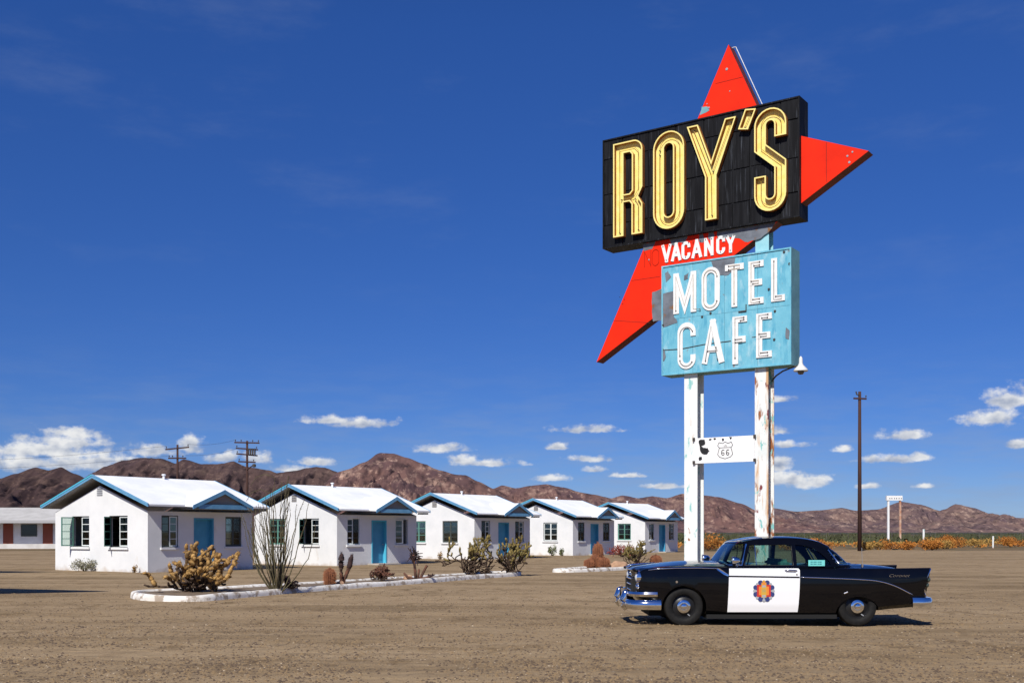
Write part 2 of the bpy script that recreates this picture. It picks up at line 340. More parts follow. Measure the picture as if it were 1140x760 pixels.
def mountains():
    for k, (nm, D, wd, cols, prof) in enumerate(RANGES):
        s = D/1250; x0 = (prof[0][0]-570)*s; x1 = (prof[-1][0]-570)*s
        nx = int(min(620, (prof[-1][0]-prof[0][0])*1.05)); ny = 110; mb = MB()
        for j in range(ny+1):
            v = j/ny*2-1; yy = D+v*wd
            for i in range(nx+1):
                x = x0+(x1-x0)*i/nx
                wx = x+wd*.16*fbm(x*.003, yy*.0025, 7+k, 3)*min(1, abs(v)*2.2)
                h = max(0, (592-interp(prof, 570+wx/s))*s+1.6)
                fall = max(0., 1-abs(v))
                r1 = 1-abs(fbm(x*.0065/(.6+D/9000), yy*.0021, 3.3*k, 5)); r1 = max(0, min(1, r1))
                r2 = 1-abs(fbm(x*.018, yy*.009, 9.1*k, 4))
                u = min(1, abs(v)*3.2)
                r3 = 1-abs(fbm(x*.04+r1, yy*.014, 4.7*k, 4)); z = h*(fall**(.95+.75*u*(1-r1)))*(1-u*(.52*(1-r1)+.26*(1-r2)+.10*(1-r3)))
                z = z*(1-.05*abs(fbm(x*.02, yy*.02, k, 4))*min(1, .25+u))
                ef = min(1, i/6, (nx-i)/6)
                mb.v.append((x, yy, z*ef-1.5*(1-fall)-.5))
        n = nx+1
        for j in range(ny):
            for i in range(nx): mb.f.append((j*n+i, j*n+i+1, (j+1)*n+i+1, (j+1)*n+i))
        m = ground_mat('rock_'+nm, cols)
        tag(mb.build('hills', m, smooth=True, fix=False), kind='structure')
mountains()

# ------------------------------------------------------------------ cabins
CW, CL, HW, HR, HE, OE, ORF, ORB = 6.07, 5.49, 2.43, 3.92, 2.69, .475, .341, .50
SLOPE = (HR-HE)/(CW/2+OE)
def wall_with_holes(mb, P, length, height, holes, depth=.14):
    """P(a,z,d): a along wall, z up, d inward"""
    xs = sorted({0, length, *[h[0] for h in holes], *[h[1] for h in holes]}); zs = sorted({-.25, height, *[h[2] for h in holes], *[h[3] for h in holes]})
    for a, b in zip(xs, xs[1:]):
        for c, d in zip(zs, zs[1:]):
            ma, mz = (a+b)/2, (c+d)/2
            if any(h[0] < ma < h[1] and h[2] < mz < h[3] for h in holes): continue
            mb.quad(P(a, c, 0), P(b, c, 0), P(b, d, 0), P(a, d, 0))
            mb.quad(P(a, c, depth+.02), P(a, d, depth+.02), P(b, d, depth+.02), P(b, c, depth+.02))
    for (a, b, c, d) in holes:
        for q in (((a, c), (a, d)), ((b, d), (b, c)), ((a, d), (b, d)), ((b, c), (a, c))):
            (p, r), (s_, t) = q
            mb.quad(P(p, r, 0), P(p, r, depth+.02), P(s_, t, depth+.02), P(s_, t, 0))
def leaf(parent, P3, w, h, fm, glass=True, rows=4, colsn=1, flip=1, pane=None):
    """casement leaf: local coords (a right of the hinge, z up), P3 maps (a, z, d)"""
    def bx(mb, a0, z0, a1, z1, d0, d1):
        c = [P3(a, z, d) for d in (d0, d1) for (a, z) in ((a0, z0), (a1, z0), (a1, z1), (a0, z1))]
        mb.add(c, [(0, 1, 2, 3), (7, 6, 5, 4), (0, 4, 5, 1), (1, 5, 6, 2), (2, 6, 7, 3), (3, 7, 4, 0)])
    f = MB(); t = .045
    bx(f, 0, 0, t, h, 0, .03); bx(f, w-t, 0, w, h, 0, .03); bx(f, t, 0, w-t, t, 0, .03); bx(f, t, h-t, w-t, h, 0, .03)
    for r in range(1, rows): bx(f, t, h*r/rows-.014, w-t, h*r/rows+.014, .003, .027)
    for c_ in range(1, colsn): bx(f, w*c_/colsn-.014, t, w*c_/colsn+.014, h-t, .0045, .0255)
    o = f.build('sash', fm, parent)
    if glass:
        g = MB(); bx(g, t*.6, t*.6, w-t*.6, h-t*.6, .012, .018); g.build('pane', pane or clear_glass(), o)
    return o
def window(root, P, a0, a1, z0, z1, style):
    """P(a,z,d) wall mapping; style dict(left angle, right angle, frame materials)"""
    win = MB()
    def bx(mb, A0, Z0, A1, Z1, d0, d1):
        c = [P(a, z, d) for d in (d0, d1) for (a, z) in ((A0, Z0), (A1, Z0), (A1, Z1), (A0, Z1))]
        mb.add(c, [(0, 1, 2, 3), (7, 6, 5, 4), (0, 4, 5, 1), (1, 5, 6, 2), (2, 6, 7, 3), (3, 7, 4, 0)])
    t = .035; fm = style['frame']
    bx(win, a0+.002, z0, a0+t, z1, .05, .09); bx(win, a1-t, z0, a1-.002, z1, .05, .09); bx(win, a0+t, z1-t, a1-t, z1-.002, .05, .09); bx(win, a0+t, z0+.002, a1-t, z0+t, .05, .09)
    w = win.build('window', fm, root)
    sill = MB(); bx(sill, a0-.06, z0-.09, a1+.06, z0-.004, -.07, .05); sill.build('sill', stucco, w)
    mid = (a0+a1)/2; hh = z1-z0-2*t; rows = style.get('rows', 4)
    def mk(hinge, sgn, width, ang, m, cols=1):
        ca, sa = math.cos(R(ang)), math.sin(R(ang))
        leaf(w, lambda a, z, d: P(hinge+sgn*(a*ca-(d*sa)*1), z0+t+z, .055-a*sa-d*ca*-.6), width, hh, m, style.get('glass', True), rows, cols, pane=style.get('pane'))
    half = mid-a0-t
    mk(a0+t, 1, half, style.get('la', 0), style.get('lm', fm), style.get('cols', 1)); mk(a1-t, -1, half-.004, style.get('ra', 0), style.get('rm', fm), style.get('cols', 1))
    if style.get('curtain'):
        c = MB(); cz = z1-(z1-z0)*style['curtain']; n = 14
        for i in range(n):
            a = a0+(a1-a0)*i/n; b = a0+(a1-a0)*(i+1)/n; d = .155+.025*(i % 2); e = .155+.025*((i+1) % 2)
            c.quad(P(a, cz, d), P(b, cz, e), P(b, z1, e), P(a, z1, d))
        c.build('curtain', curtm, w)
    return w
def cabin(i, x0, y0, th, label, styles, dtl):
    t = thing('cabin', label, 'cabin', (x0, y0, 0), R(90-th), 'white motel cabins in a row')
    GH = [(1.25, 2.42, .99, 2.26), (3.74, 4.9, .99, 2.26)]                    # gable windows (v)
    DH = [(.66, 1.5, .99, 2.27), (2.28, 3.32, .06, 2.18), (3.96, 4.86, .99, 2.25)]  # door wall (u)
    Pg = lambda a, z, d: (d, a, z)
    Pd = lambda a, z, d: (a, d, z)
    mb = MB()
    wall_with_holes(mb, Pg, CW, HW, GH); wall_with_holes(mb, Pd, CL, HW, DH)
    Pb = lambda a, z, d: (CL-d, a, z); Pl = lambda a, z, d: (a, CW-d, z)
    wall_with_holes(mb, Pb, CW, HW, [(2.4, 3.6, 1, 2.2)]); wall_with_holes(mb, Pl, CL, HW, [(2, 3.2, 1, 2.2)])
    for u in (0, CL):
        mb.add([(u, 0, HW), (u, CW, HW), (u, CW/2, HW+SLOPE*CW/2)], [(0, 1, 2)])
    wl = mb.build('wall', stucco, t, fix=False)
    # back windows closed
    for P, h in ((Pb, (2.4, 3.6, 1, 2.2)), (Pl, (2, 3.2, 1, 2.2))): window(t, P, *h, dict(frame=metald, pane=glassm))
    # ceiling (closes the dark room) 
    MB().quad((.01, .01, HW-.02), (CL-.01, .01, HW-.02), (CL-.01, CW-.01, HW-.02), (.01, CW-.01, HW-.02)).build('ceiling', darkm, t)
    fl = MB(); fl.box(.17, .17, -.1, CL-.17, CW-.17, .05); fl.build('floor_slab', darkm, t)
    # roof
    r = MB(); th_ = .07; ua, ub = -ORF, CL+ORB
    for sgn in (0, 1):
        ve = -OE if sgn == 0 else CW+OE; vr = CW/2
        top = [(ua, ve, HE), (ub, ve, HE), (ub, vr, HR), (ua, vr, HR)]
        r.slab(top, (0, 0, -th_))
    rf = r.build('roof', roofw, t)
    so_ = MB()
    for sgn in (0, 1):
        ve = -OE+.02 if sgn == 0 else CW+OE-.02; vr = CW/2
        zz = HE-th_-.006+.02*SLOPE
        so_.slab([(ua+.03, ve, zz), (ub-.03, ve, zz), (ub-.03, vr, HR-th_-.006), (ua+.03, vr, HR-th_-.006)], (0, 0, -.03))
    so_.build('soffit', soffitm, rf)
    for (ue, s_) in ((ua, -1), (ub, 1)):
        for sgn in (0, 1):
            ve = -OE-.015 if sgn == 0 else CW+OE+.015; vr = CW/2
            f = MB(); e = .012
            pts = [(ue, ve, HE+e), (ue, vr, HR+e), (ue, vr, HR-.125), (ue, ve, HE-.105)]
            f.slab(pts, (s_*.035, 0, 0)); fo = f.build('rake_board', bluep, rf)
            if s_ < 0:
                g = MB(); g.slab([(ue-.05, ve, HE+e+.022), (ue-.05, vr, HR+e+.022), (ue-.05, vr, HR+e-.035), (ue-.05, ve, HE+e-.035)], (.049, 0, 0)); g.build('drip_edge', MATS['jamb_turquoise'] if sgn else bluep, fo)
    # rafter tails under the door-side eave beyond the porch
    for q in range(3):
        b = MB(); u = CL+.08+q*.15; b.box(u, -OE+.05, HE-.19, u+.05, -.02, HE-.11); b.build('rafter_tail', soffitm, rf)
    # roof vent pipe
    v = MB(); zz = HR-.05; v.lathe([(.05, zz-.1), (.05, zz+.17), (.09, zz+.17), (.09, zz+.22), (.0, zz+.24)], 10, (2.4 if i else 3.1, CW/2-.12, 0), cap=False); v.build('vent_pipe', roofw, rf)
    # porch gable
    g1, g2, ga, go, gh, ge = dtl.get('g1', 1.68), dtl.get('g2', 4.46), 3.08, -.95, 3.32, 2.66
    vb = -OE+(gh-HE)/SLOPE
    p = MB()
    for (ge_u) in (g1, g2):
        p.slab([(ge_u, go, ge), (ga, go, gh), (ga, vb+.1, gh+.012), (ge_u, -OE+.05, ge+.03)], (0, 0, -.06))
    pg = p.build('porch_gable', roofw, t)
    f = MB()
    for (ge_u, s_) in ((g1, -1), (g2, 1)):
        f2 = MB(); f2.slab([(ge_u+s_*.02, go-.03, ge+.015), (ga, go-.03, gh+.015), (ga, go-.03, gh-.16), (ge_u+s_*.02, go-.03, ge-.14)], (0, .029, 0)); f2.build('rake_board', bluep, pg)
    bm_ = MB(); bm_.box(g1+.3, go+.002, ge-.12, g2-.3, go+.06, ge+.06); bm_.build('beam', bluep, pg)
    ti = MB(); ti.slab([(g1+.25, go+.1, ge+.02), (g2-.25, go+.1, ge+.02), (ga, go+.1, gh-.1)], (0, .03, 0)); ti.build('gable_infill', tanp, pg)
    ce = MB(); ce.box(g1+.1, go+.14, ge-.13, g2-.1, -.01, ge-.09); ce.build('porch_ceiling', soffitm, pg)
    # louvre vent high in the gable
    lv = MB()
    for q in range(4): lv.box(-.03, 2.86, 3.1+q*.085, .0-.002, 3.2, 3.145+q*.085)
    lv.build('louvre', soffitm, t) if i == 0 else lv.build('louvre', tanp, t)
    # door
    a, b, c, d = DH[1]
    dr = MB(); dr.box(a+.07, .16, c+.01, b-.07, .2, d-.07); do = dr.build('door', doorb, t)
    ins = MB()
    for (x0_, x1_, z0_, z1_) in ((a+.2, b-.2, .25, .95), (a+.2, b-.2, 1.1, 1.95)): ins.box(x0_, .148, z0_, x1_, .159, z1_)
    ins.build('door_panel', doorb, do)
    fr = MB(); fr.box(a+.003, -.02, c, a+.07, .2, d-.003); fr.box(b-.07, -.02, c, b-.003, .2, d-.003); fr.box(a+.07, -.018, d-.07, b-.07, .2, d-.005); fr.build('door_frame', jambb if i == 1 else doorb, do)
    kn = MB(); kn.lathe([(.012, -.06), (.03, -.05), (.03, -.02), (.012, 0)], 10, (b-.15, .14, 1.0), 'y'); kn.build('door_knob', steelg, do)
    stp = MB(); stp.box(a-.25, -.75, -.2, b+.25, -.004, .07); stp.build('doorstep', mat('step_concrete', (.42, .39, .35), .9, (.34, .31, .27), 3), t)
    for h, st in zip(GH, styles[:2]): window(t, Pg, *h, st)
    window(t, Pd, *DH[0], styles[2]); window(t, Pd, *DH[2], styles[3])
    # wall-lamp stub, electric conduit
    return t
A0 = dict(frame=metald, la=0, lm=metalw, ra=100, rm=metalf, curtain=0)
GL = dict(frame=metald, la=0, lm=metalw, ra=96, rm=metalf)
GR = dict(frame=metald, la=0, lm=metalw, ra=64, rm=metalf)
SH = dict(frame=metald, lm=metald, rm=metalw)
CLD = dict(frame=metald, curtain=.25)
CLW = dict(frame=metald, lm=metalw, rm=metalw, curtain=.3, rows=3)
CLG = dict(frame=metalf, cols=1, rows=3)
WHT = dict(frame=metalw, lm=metalw, rm=metald, curtain=.5)
CUR = dict(frame=metald, curtain=1.)
OPN = dict(frame=metalw, la=62, lm=metalw, ra=35, rm=metald)
cabin(0, -14.34, 44.207, 34.14, 'leftmost white cabin, both gable windows swung open, behind the golden cholla', [GR, GL, SH, CUR], dict(g1=1.45, g2=4.6))
cabin(1, -8.283, 53.135, 38.18, 'white stucco cabin second from the left, seen through the tall ocotillo canes', [GR, dict(frame=metalf), WHT, OPN], {})
cabin(2, -2.178, 64.976, 36.79, 'middle white cabin of the row, its blue door behind the two tall chollas', [CLD, CLG, SH, SH], {})
cabin(3, 4.132, 76.189, 35.72, 'white cabin second from the right, gable window with white glazing bars', [CLW, SH, dict(frame=metald, curtain=.8), CUR], {})
cabin(4, 10.24, 86.403, 35.31, 'white cabin at the right end of the row, with green gable window', [CLG, SH, WHT, SH], dict(g2=4.3))

# ------------------------------------------------------------------ the roadside sign
blackp = mat('sign_black', (.007, .007, .008), .55, (.02, .021, .024), 3, stretch=(2.5, 1, .25), lo=.45, hi=.8, patches=(((.085, .095, .115), 5, .58, .85, (3.5, 1, .18)),), bump=.05, bscale=4, spec=.12)
redp = mat('sign_red', (.80, .026, .006), .5, (.68, .022, .006), 1.5, bump=.04, bscale=3, spec=.12)
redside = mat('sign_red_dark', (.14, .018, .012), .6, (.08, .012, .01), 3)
yel = mat('letter_yellow', (.87, .74, .27), .55, (.85, .66, .17), 6, patches=(((.40, .20, .03), 14, .72, .85, (1, 1, 1)),), spec=.12)
rimm = mat('letter_rim', (.36, .12, .025), .6, (.24, .08, .02), 5, spec=.12)
lipm = mat('letter_lip', (.86, .72, .26), .5, spec=.12)
cyan = mat('sign_turquoise', (.14, .41, .53), .6, (.19, .48, .59), 2.2, patches=(((.07, .31, .45), 3.5, .50, .72, (2, 1, .4)), ((.20, .19, .19), 6, .66, .72, (1, 1, 1)), ((.36, .56, .63), 2.6, .55, .72, (1.4, 1, .6))), spec=.12)
cyand = mat('sign_turquoise_side', (.16, .36, .40), .65, (.12, .28, .32), 2, patches=(((.2, .13, .08), 5, .66, .76, (1, 1, .5)),))
primer = mat('bare_metal', (.17, .19, .22), .6, (.11, .12, .14), 3, patches=(((.22, .10, .03), 4, .6, .72, (1, 1, 1)),), spec=.12)
whl = mat('letter_white', (.80, .80, .78), .6, (.70, .70, .68), 5, spec=.12)
postw = mat('post_white', (.76, .76, .73), .7, (.66, .70, .68), 1.6, patches=(((.55, .34, .18), 1.5, .52, .62, (2.6, 2.6, .35)), ((.28, .10, .035), 1.9, .58, .64, (2.6, 2.6, .6)), ((.20, .48, .46), 2.4, .60, .64, (2, 2, .8)), ((.20, .04, .04), 2.2, .62, .66, (1.8, 1.8, .7))))
postc = mat('post_white_cleaner', (.76, .77, .75), .7, (.66, .71, .69), 1.6, patches=(((.50, .30, .15), 1.7, .62, .70, (2.6, 2.6, .4)), ((.25, .52, .50), 2.4, .60, .66, (2, 2, .8)), ((.30, .12, .04), 2.9, .68, .72, (1.8, 1.8, .7))))
tubem = mat('neon_tube', (.30, .20, .08), .3); tubeb = mat('neon_tube_dark', (.06, .05, .04), .4); tubey = mat('neon_tube_amber', (.33, .20, .03), .25)
inkm = mat('ink_black', (.012, .012, .013), .6)
LET = {  # strokes in a unit box (x 0..1, z 0..1)
 'M': [[(.0, 0), (.0, 1)], [(.0, 1), (.5, .12), (1, 1)], [(1, 1), (1, 0)]], 'N': [[(0, 0), (0, 1)], [(0, 1), (1, 0)], [(1, 0), (1, 1)]],
 'T': [[(-.08, 1), (1.08, 1)], [(.5, 1), (.5, 0)]], 'E': [[(0, -.0), (0, 1)], [(0, 1), (1, 1)], [(0, .5), (.85, .5)], [(0, 0), (1, 0)]],
 'L': [[(0, 1), (0, 0)], [(0, 0), (1, 0)]], 'F': [[(0, -.08), (0, 1)], [(0, 1), (1, 1)], [(0, .48), (.85, .48)]],
 'A': [[(0, 0), (.5, 1.02)], [(.5, 1.02), (1, 0)], [(.2, .3), (.8, .3)]], 'V': [[(0, 1), (.5, 0)], [(.5, 0), (1, 1)]], 'Y': [[(0, 1), (.5, .45)], [(.5, .45), (1, 1)], [(.5, .5), (.5, 0)]]}
def stroke_letter(ch, x0, x1, z0, z1, w, y, mb, th=.02):
    a0, a1, b0, b1 = x0+w/2, x1-w/2, z0+w/2, z1-w/2
    P = lambda p: (a0+(a1-a0)*p[0], b0+(b1-b0)*p[1])
    if ch in 'OC':
        r = (a1-a0)/2; cx = (a0+a1)/2
        if ch == 'O': mb.ribbon(arc(cx, b1-r, r, 0, 180, 12)+arc(cx, b0+r, r, 180, 360, 12), w, y-th, y, True)
        else: mb.ribbon([(a1, b1-r-(b1-b0)*.10)]+arc(cx, b1-r, r, 0, 180, 12)+arc(cx, b0+r, r, 180, 360, 12)+[(a1, b0+r+(b1-b0)*.10)], w, y-th, y)
        return
    for k, st in enumerate(LET[ch]):
        q = [P(p) for p in st]
        if len(q) == 2 and ch in 'MNTELFY':   # square ends reach the box
            d = (Vector(q[1])-Vector(q[0])).normalized()*(w/2)
            ver = abs(d.x) < 1e-6 or abs(d.y) < 1e-6
            if ver: q = [tuple(Vector(q[0])-d), tuple(Vector(q[1])+d)]
        if ch in 'AV':
            d = (Vector(q[1])-Vector(q[0])).normalized()*(w/2)
            if not (ch == 'A' and k == 2): q = [tuple(Vector(q[0])-d), tuple(Vector(q[1])+d)]
        mb.ribbon(q, w, y-th-.002*k, y)
def sign():
    th = 34.7
    px0, py0 = (800-570)/1250*31, 31.
    t = thing('roadside_sign', 'tall two-post motel sign with red arrow, black name board and turquoise lower board', 'sign', (px0, py0, 0), R(-th))
    # posts: wide-flange columns
    for x0, x1, zt in ((-.945, -.545, 6.3), (1.14, 1.52, 6.3)):
        p = MB(); p.box(x0, -.2, -.3, x1, -.178, zt); p.box(x0+.0, .2, -.3, x1+.0, .222, zt); xm = (x0+x1)/2; p.box(xm-.011, -.178, -.3, xm+.011, .2, zt)
        po = p.build('post', postw if x0 > 0 else postc, t)
        b = MB(); b.box(x0-.15, -.4, -.2, x1+.15, .4, .06); b.build('base_block', MATS['step_concrete'], po)
    p = MB(); p.box(1.14, -.16, 9.0, 1.52, -.14, 9.9); p.box(1.14, .14, 9.0, 1.52, .16, 9.9); p.box(1.32, -.14, 9.0, 1.342, .14, 9.9); p.build('upper_post', mat('post_turquoise', (.30, .58, .64), .6, (.2, .5, .58), 3), t)
    # arrow
    A = [(.38, 14.88), (1.49, 12.37), (4.19, 11.25), (-3.78, 6.59)]
    ar = MB(); ar.slab([(x, -.2, z) for x, z in A], (0, .012, 0)); a_o = ar.build('arrow', redp, t)
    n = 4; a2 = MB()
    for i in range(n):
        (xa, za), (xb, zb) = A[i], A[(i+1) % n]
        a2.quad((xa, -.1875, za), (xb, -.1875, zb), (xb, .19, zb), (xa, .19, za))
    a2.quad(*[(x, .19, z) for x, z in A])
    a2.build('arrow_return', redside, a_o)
    for (p, q) in (((-2.62, 8.83), (-1.7, 8.83)), ((-3.22, 7.75), (-2.0, 7.55)), ((.0, 13.9), (.8, 13.9)), ((3.1, 11.68), (3.1, 10.65))): MB().tube([(p[0], -.201, p[1]), (q[0], -.201, q[1])], .006, 4).build('seam', redside, a_o)
    # white neon tube standing off the top point
    w = MB(); w.tube([(.42, .2, 14.95), (1.3, .2, 12.95)], .010, 6); w.tube([(.42, .2, 14.95), (.40, .0, 14.86)], .012, 5); w.build('neon_tube', whl, a_o)
    for (x, z, r) in ((.33, 14.22, .06), (.42, 13.6, .03), (3.78, 11.3, .04), (3.65, 11.22, .045), (3.7, 11.05, .05), (-.2, 13.28, .05), (-.25, 13.4, .03), (-3.0, 8.4, .02), (-2.05, 9.35, .04), (-2.9, 8.2, .02), (-2.85, 8.32, .02)):
        r *= .65; c = MB(); c.lathe([(r, -.206), (r*.8, -.212), (0.001, -.212)], 10, (x, 0, z), 'y'); c.build('tube_socket', steelg if r > .017 else inkm, a_o)
    # peeling grey patches on the red, shapes measured from the board
    def patch(parent, pts, y, m, name='paint_patch', k=3, amp=.04):
        q = []
        for i in range(len(pts)):
            a, b = Vector(pts[i]), Vector(pts[(i+1) % len(pts)])
            for j in range(k):
                c = a.lerp(b, j/k); nn = fbm(c.x*5, c.y*5, 2.2, 2)*amp; nd_ = Vector((-(b-a).y, (b-a).x)).normalized(); c = c+nd_*nn; q.append((c.x, y, c.y))
        return MB().slab(q, (0, -.003, 0)).build(name, m, parent)
    patch(a_o, [(.05, 9.85), (1.75, 9.86), (1.62, 9.68), (1.3, 9.48), (.95, 9.42), (.7, 9.55), (.4, 9.62), (.08, 9.58)], -.2015, primer)
    patch(a_o, [(-2.25, 9.85), (-1.82, 9.85), (-1.95, 9.66), (-2.2, 9.62)], -.2015, primer)
    patch(a_o, [(-1.4, 9.85), (-.85, 9.85), (-.9, 9.66), (-1.1, 9.72), (-1.3, 9.62)], -.2015, primer)
    patch(a_o, [(-.5, 9.86), (-.36, 9.86), (-.36, 9.6), (-.5, 9.62)], -.2015, primer)
    patch(a_o, [(-.2, 9.86), (-.04, 9.86), (-.04, 9.68), (-.2, 9.64)], -.2015, primer)
    patch(a_o, [(-.47, 13.12), (-.2, 13.2), (-.25, 13.32), (-.42, 13.36)], -.2015, MATS['sign_turquoise_side'])
    patch(a_o, [(-1.95, 8.42), (-1.58, 8.5), (-1.58, 7.55), (-1.75, 7.6), (-1.92, 7.58), (-1.95, 8.0)], -.2015, primer)
    # name board
    b = MB(); b.box(-3.50, -.28, 9.84, 2.43, .30, 13.0); bo = b.build('name_board', blackp, t)
    rows, cols = 4, 7; X0, X1, Z0, Z1 = -3.5, 2.43, 9.84, 13.0
    xs = [X0, -2.85, -2.0, -1.15, -.3, .55, 1.05, 1.9, X1]; zs = [Z0, 10.5, 11.4, 12.42, Z1]
    for i in range(len(xs)-1):
        for j in range(len(zs)-1):
            q = MB(); g = .012; x0, x1, z0, z1 = xs[i]+g, xs[i+1]-g, zs[j]+g, zs[j+1]-g; d = rnd(.016, .026); e = .01
            q.add([(x0, -.279, z0), (x1, -.279, z0), (x1, -.279, z1), (x0, -.279, z1), (x0+e, -.28-d, z0+e), (x1-e, -.28-d+rnd(-.004, .004), z0+e), (x1-e, -.28-d, z1-e), (x0+e, -.28-d+rnd(-.004, .004), z1-e)],
                  [(0, 3, 2, 1), (4, 5, 6, 7), (0, 1, 5, 4), (1, 2, 6, 5), (2, 3, 7, 6), (3, 0, 4, 7)])
            q.build('panel', blackp, bo)
    e = MB(); e.ribbon([(X0+.02, Z0+.02), (X1-.02, Z0+.02), (X1-.02, Z1-.02), (X0+.02, Z1-.02)], .04, -.33, -.281, True); e.build('edge_trim', blackp, bo)
    # channel letters of the name
    yf, yr = -.325, -.45
    def channel(face_builder, loops, tubes, hl=.0):
        m = MB(); face_builder(m); lo = m.build('letter', yel, t)
        r = MB(); lp = MB()
        for L_ in loops: r.ribbon(L_, .03, yr, -.30, True); lp.ribbon(L_, .034, yr-.004, yr+.03, True)
        r.build('letter_rim', rimm, lo); lp.build('letter_lip', lipm, lo)
        tb = MB()
        for q in tubes: tb.tube([(x, yf-.05, z) for x, z in q], .008, 6)
        tb.build('neon_tube', tubey, lo)
        s = MB()
        for q in tubes:
            for (x, z) in (q[0], q[-1]): s.lathe([(.018, yf), (.018, yf-.06)], 8, (x, 0, z), 'y')
        tag(s.build('tube_socket', tubeb, lo), kind='stuff')
    f0 = -.306
    # R
    ro = [(-3.06, 10.1), (-3.06, 12.75), (-2.42, 12.75)]+arc(-2.42, 12.48, .27, 75, 0, 5)+[(-2.15, 11.40), (-2.29, 11.15), (-2.15, 10.92), (-2.15, 10.1), (-2.46, 10.1), (-2.46, 10.96), (-2.54, 11.06), (-2.76, 11.06), (-2.76, 10.1)]
    rh = [(-2.76, 11.25), (-2.54, 11.25), (-2.45, 11.34), (-2.45, 12.38), (-2.53, 12.47), (-2.76, 12.47)]
    def fr(m):
        m.slab([(x, f0, z) for x, z in [(-3.06, 10.1), (-2.76, 10.1), (-2.76, 12.75), (-3.06, 12.75)]], (0, yf-f0, 0))
        m.slab([(x, f0, z) for x, z in [(-2.76, 12.47), (-2.53, 12.47), (-2.45, 12.38), (-2.45, 11.34), (-2.54, 11.25), (-2.76, 11.25), (-2.76, 11.06), (-2.54, 11.06), (-2.46, 10.96), (-2.46, 10.1), (-2.15, 10.1), (-2.15, 10.92), (-2.29, 11.15), (-2.15, 11.4)]+arc(-2.42, 12.48, .27, 0, 75, 5)+[(-2.42, 12.75), (-2.76, 12.75)]], (0, yf-f0+.001, 0))
    channel(fr, [ro, rh], [[(-2.91, 10.2), (-2.91, 12.61), (-2.44, 12.61), (-2.30, 12.46), (-2.30, 11.36), (-2.45, 11.15), (-2.85, 11.15)], [(-2.3, 10.2), (-2.3, 10.92), (-2.4, 11.1)]])
    # O
    oc = arc(-1.31, 12.32, .31, 0, 180, 14)+arc(-1.31, 10.55, .31, 180, 360, 14)
    oo = arc(-1.31, 12.32, .46, 0, 180, 16)+arc(-1.31, 10.55, .46, 180, 360, 16); oi = arc(-1.31, 12.32, .16, 0, 180, 10)+arc(-1.31, 10.55, .16, 180, 360, 10)
    channel(lambda m: m.ribbon(oc, .30, yf, f0, True), [oo, oi], [arc(-1.31, 12.32, .31, 180, 0, 14)+[(-1.0, 10.55)]+arc(-1.31, 10.55, .31, 0, -180, 14)+[(-1.62, 12.2)]])
    # Y
    yo = [(-.72, 12.77), (-.43, 12.77), (-.02, 11.66), (.40, 12.77), (.68, 12.77), (.12, 11.31), (.12, 10.14), (-.18, 10.14), (-.18, 11.31)]
    channel(lambda m: m.slab([(x, f0, z) for x, z in yo], (0, yf-f0, 0)), [yo], [[(-.57, 12.68), (-.05, 11.38), (-.03, 10.25)], [(.53, 12.68), (.0, 11.45)]])
    qo = [(.98, 12.9), (1.25, 12.86), (1.04, 12.38), (.79, 12.43)]
    channel(lambda m: m.slab([(x, f0, z) for x, z in qo], (0, yf-f0, 0)), [qo], [[(1.1, 12.8), (.93, 12.46)]])
    # S
    sc = [(1.95, 12.04), (1.95, 12.36)]+arc(1.67, 12.36, .28, 15, 165, 10)+[(1.39, 12.36), (1.39, 11.79), (1.95, 11.30), (1.95, 10.53)]+arc(1.67, 10.53, .28, -15, -165, 10)+[(1.39, 10.53), (1.39, 11.02)]
    mm = MB(); mm.ribbon(sc, .29, 0, 1); k = len(sc); so_l = [(mm.v[4*i][0], mm.v[4*i][2]) for i in range(k)]+[(mm.v[4*i+1][0], mm.v[4*i+1][2]) for i in range(k)][::-1]
    m2 = MB(); m2.ribbon(sc, .14, 0, 1); s1 = [(m2.v[4*i][0], m2.v[4*i][2]) for i in range(k)]; s2 = [(m2.v[4*i+1][0], m2.v[4*i+1][2]) for i in range(k)]
    channel(lambda m: m.ribbon(sc, .29, yf, f0), [so_l], [sc])
    # lower turquoise board
    b = MB(); b.box(-1.59, -.28, 6.0, 2.2, .30, 9.08); lb = b.build('lower_board', cyand, t)
    xs = [-1.59, -.64, .31, 1.26, 2.2]; zs = [6.0, 7.56, 9.08]
    for i in range(4):
        for j in range(2):
            q = MB(); g = .003; q.box(xs[i]+g, -.30-rnd(0, .003), zs[j]+g, xs[i+1]-g, -.279, zs[j+1]-g); q.build('panel', cyan, lb)
    e = MB(); e.ribbon([(-1.57, 6.02), (2.18, 6.02), (2.18, 9.06), (-1.57, 9.06)], .04, -.325, -.281, True); e.build('edge_trim', cyan, lb)
    yb = -.306
    words = [('M', -1.22, -.52, 7.69, 8.82, .17), ('O', -.36, .18, 7.67, 8.86, .15), ('T', .36, .85, 7.69, 8.85, .165), ('E', 1.01, 1.44, 7.70, 8.85, .165), ('L', 1.65, 2.03, 7.70, 8.85, .165),
             ('C', -1.09, -.54, 6.13, 7.42, .155), ('A', -.34, .30, 6.22, 7.40, .165), ('F', .55, .97, 6.22, 7.42, .165), ('E', 1.23, 1.67, 6.25, 7.43, .17)]
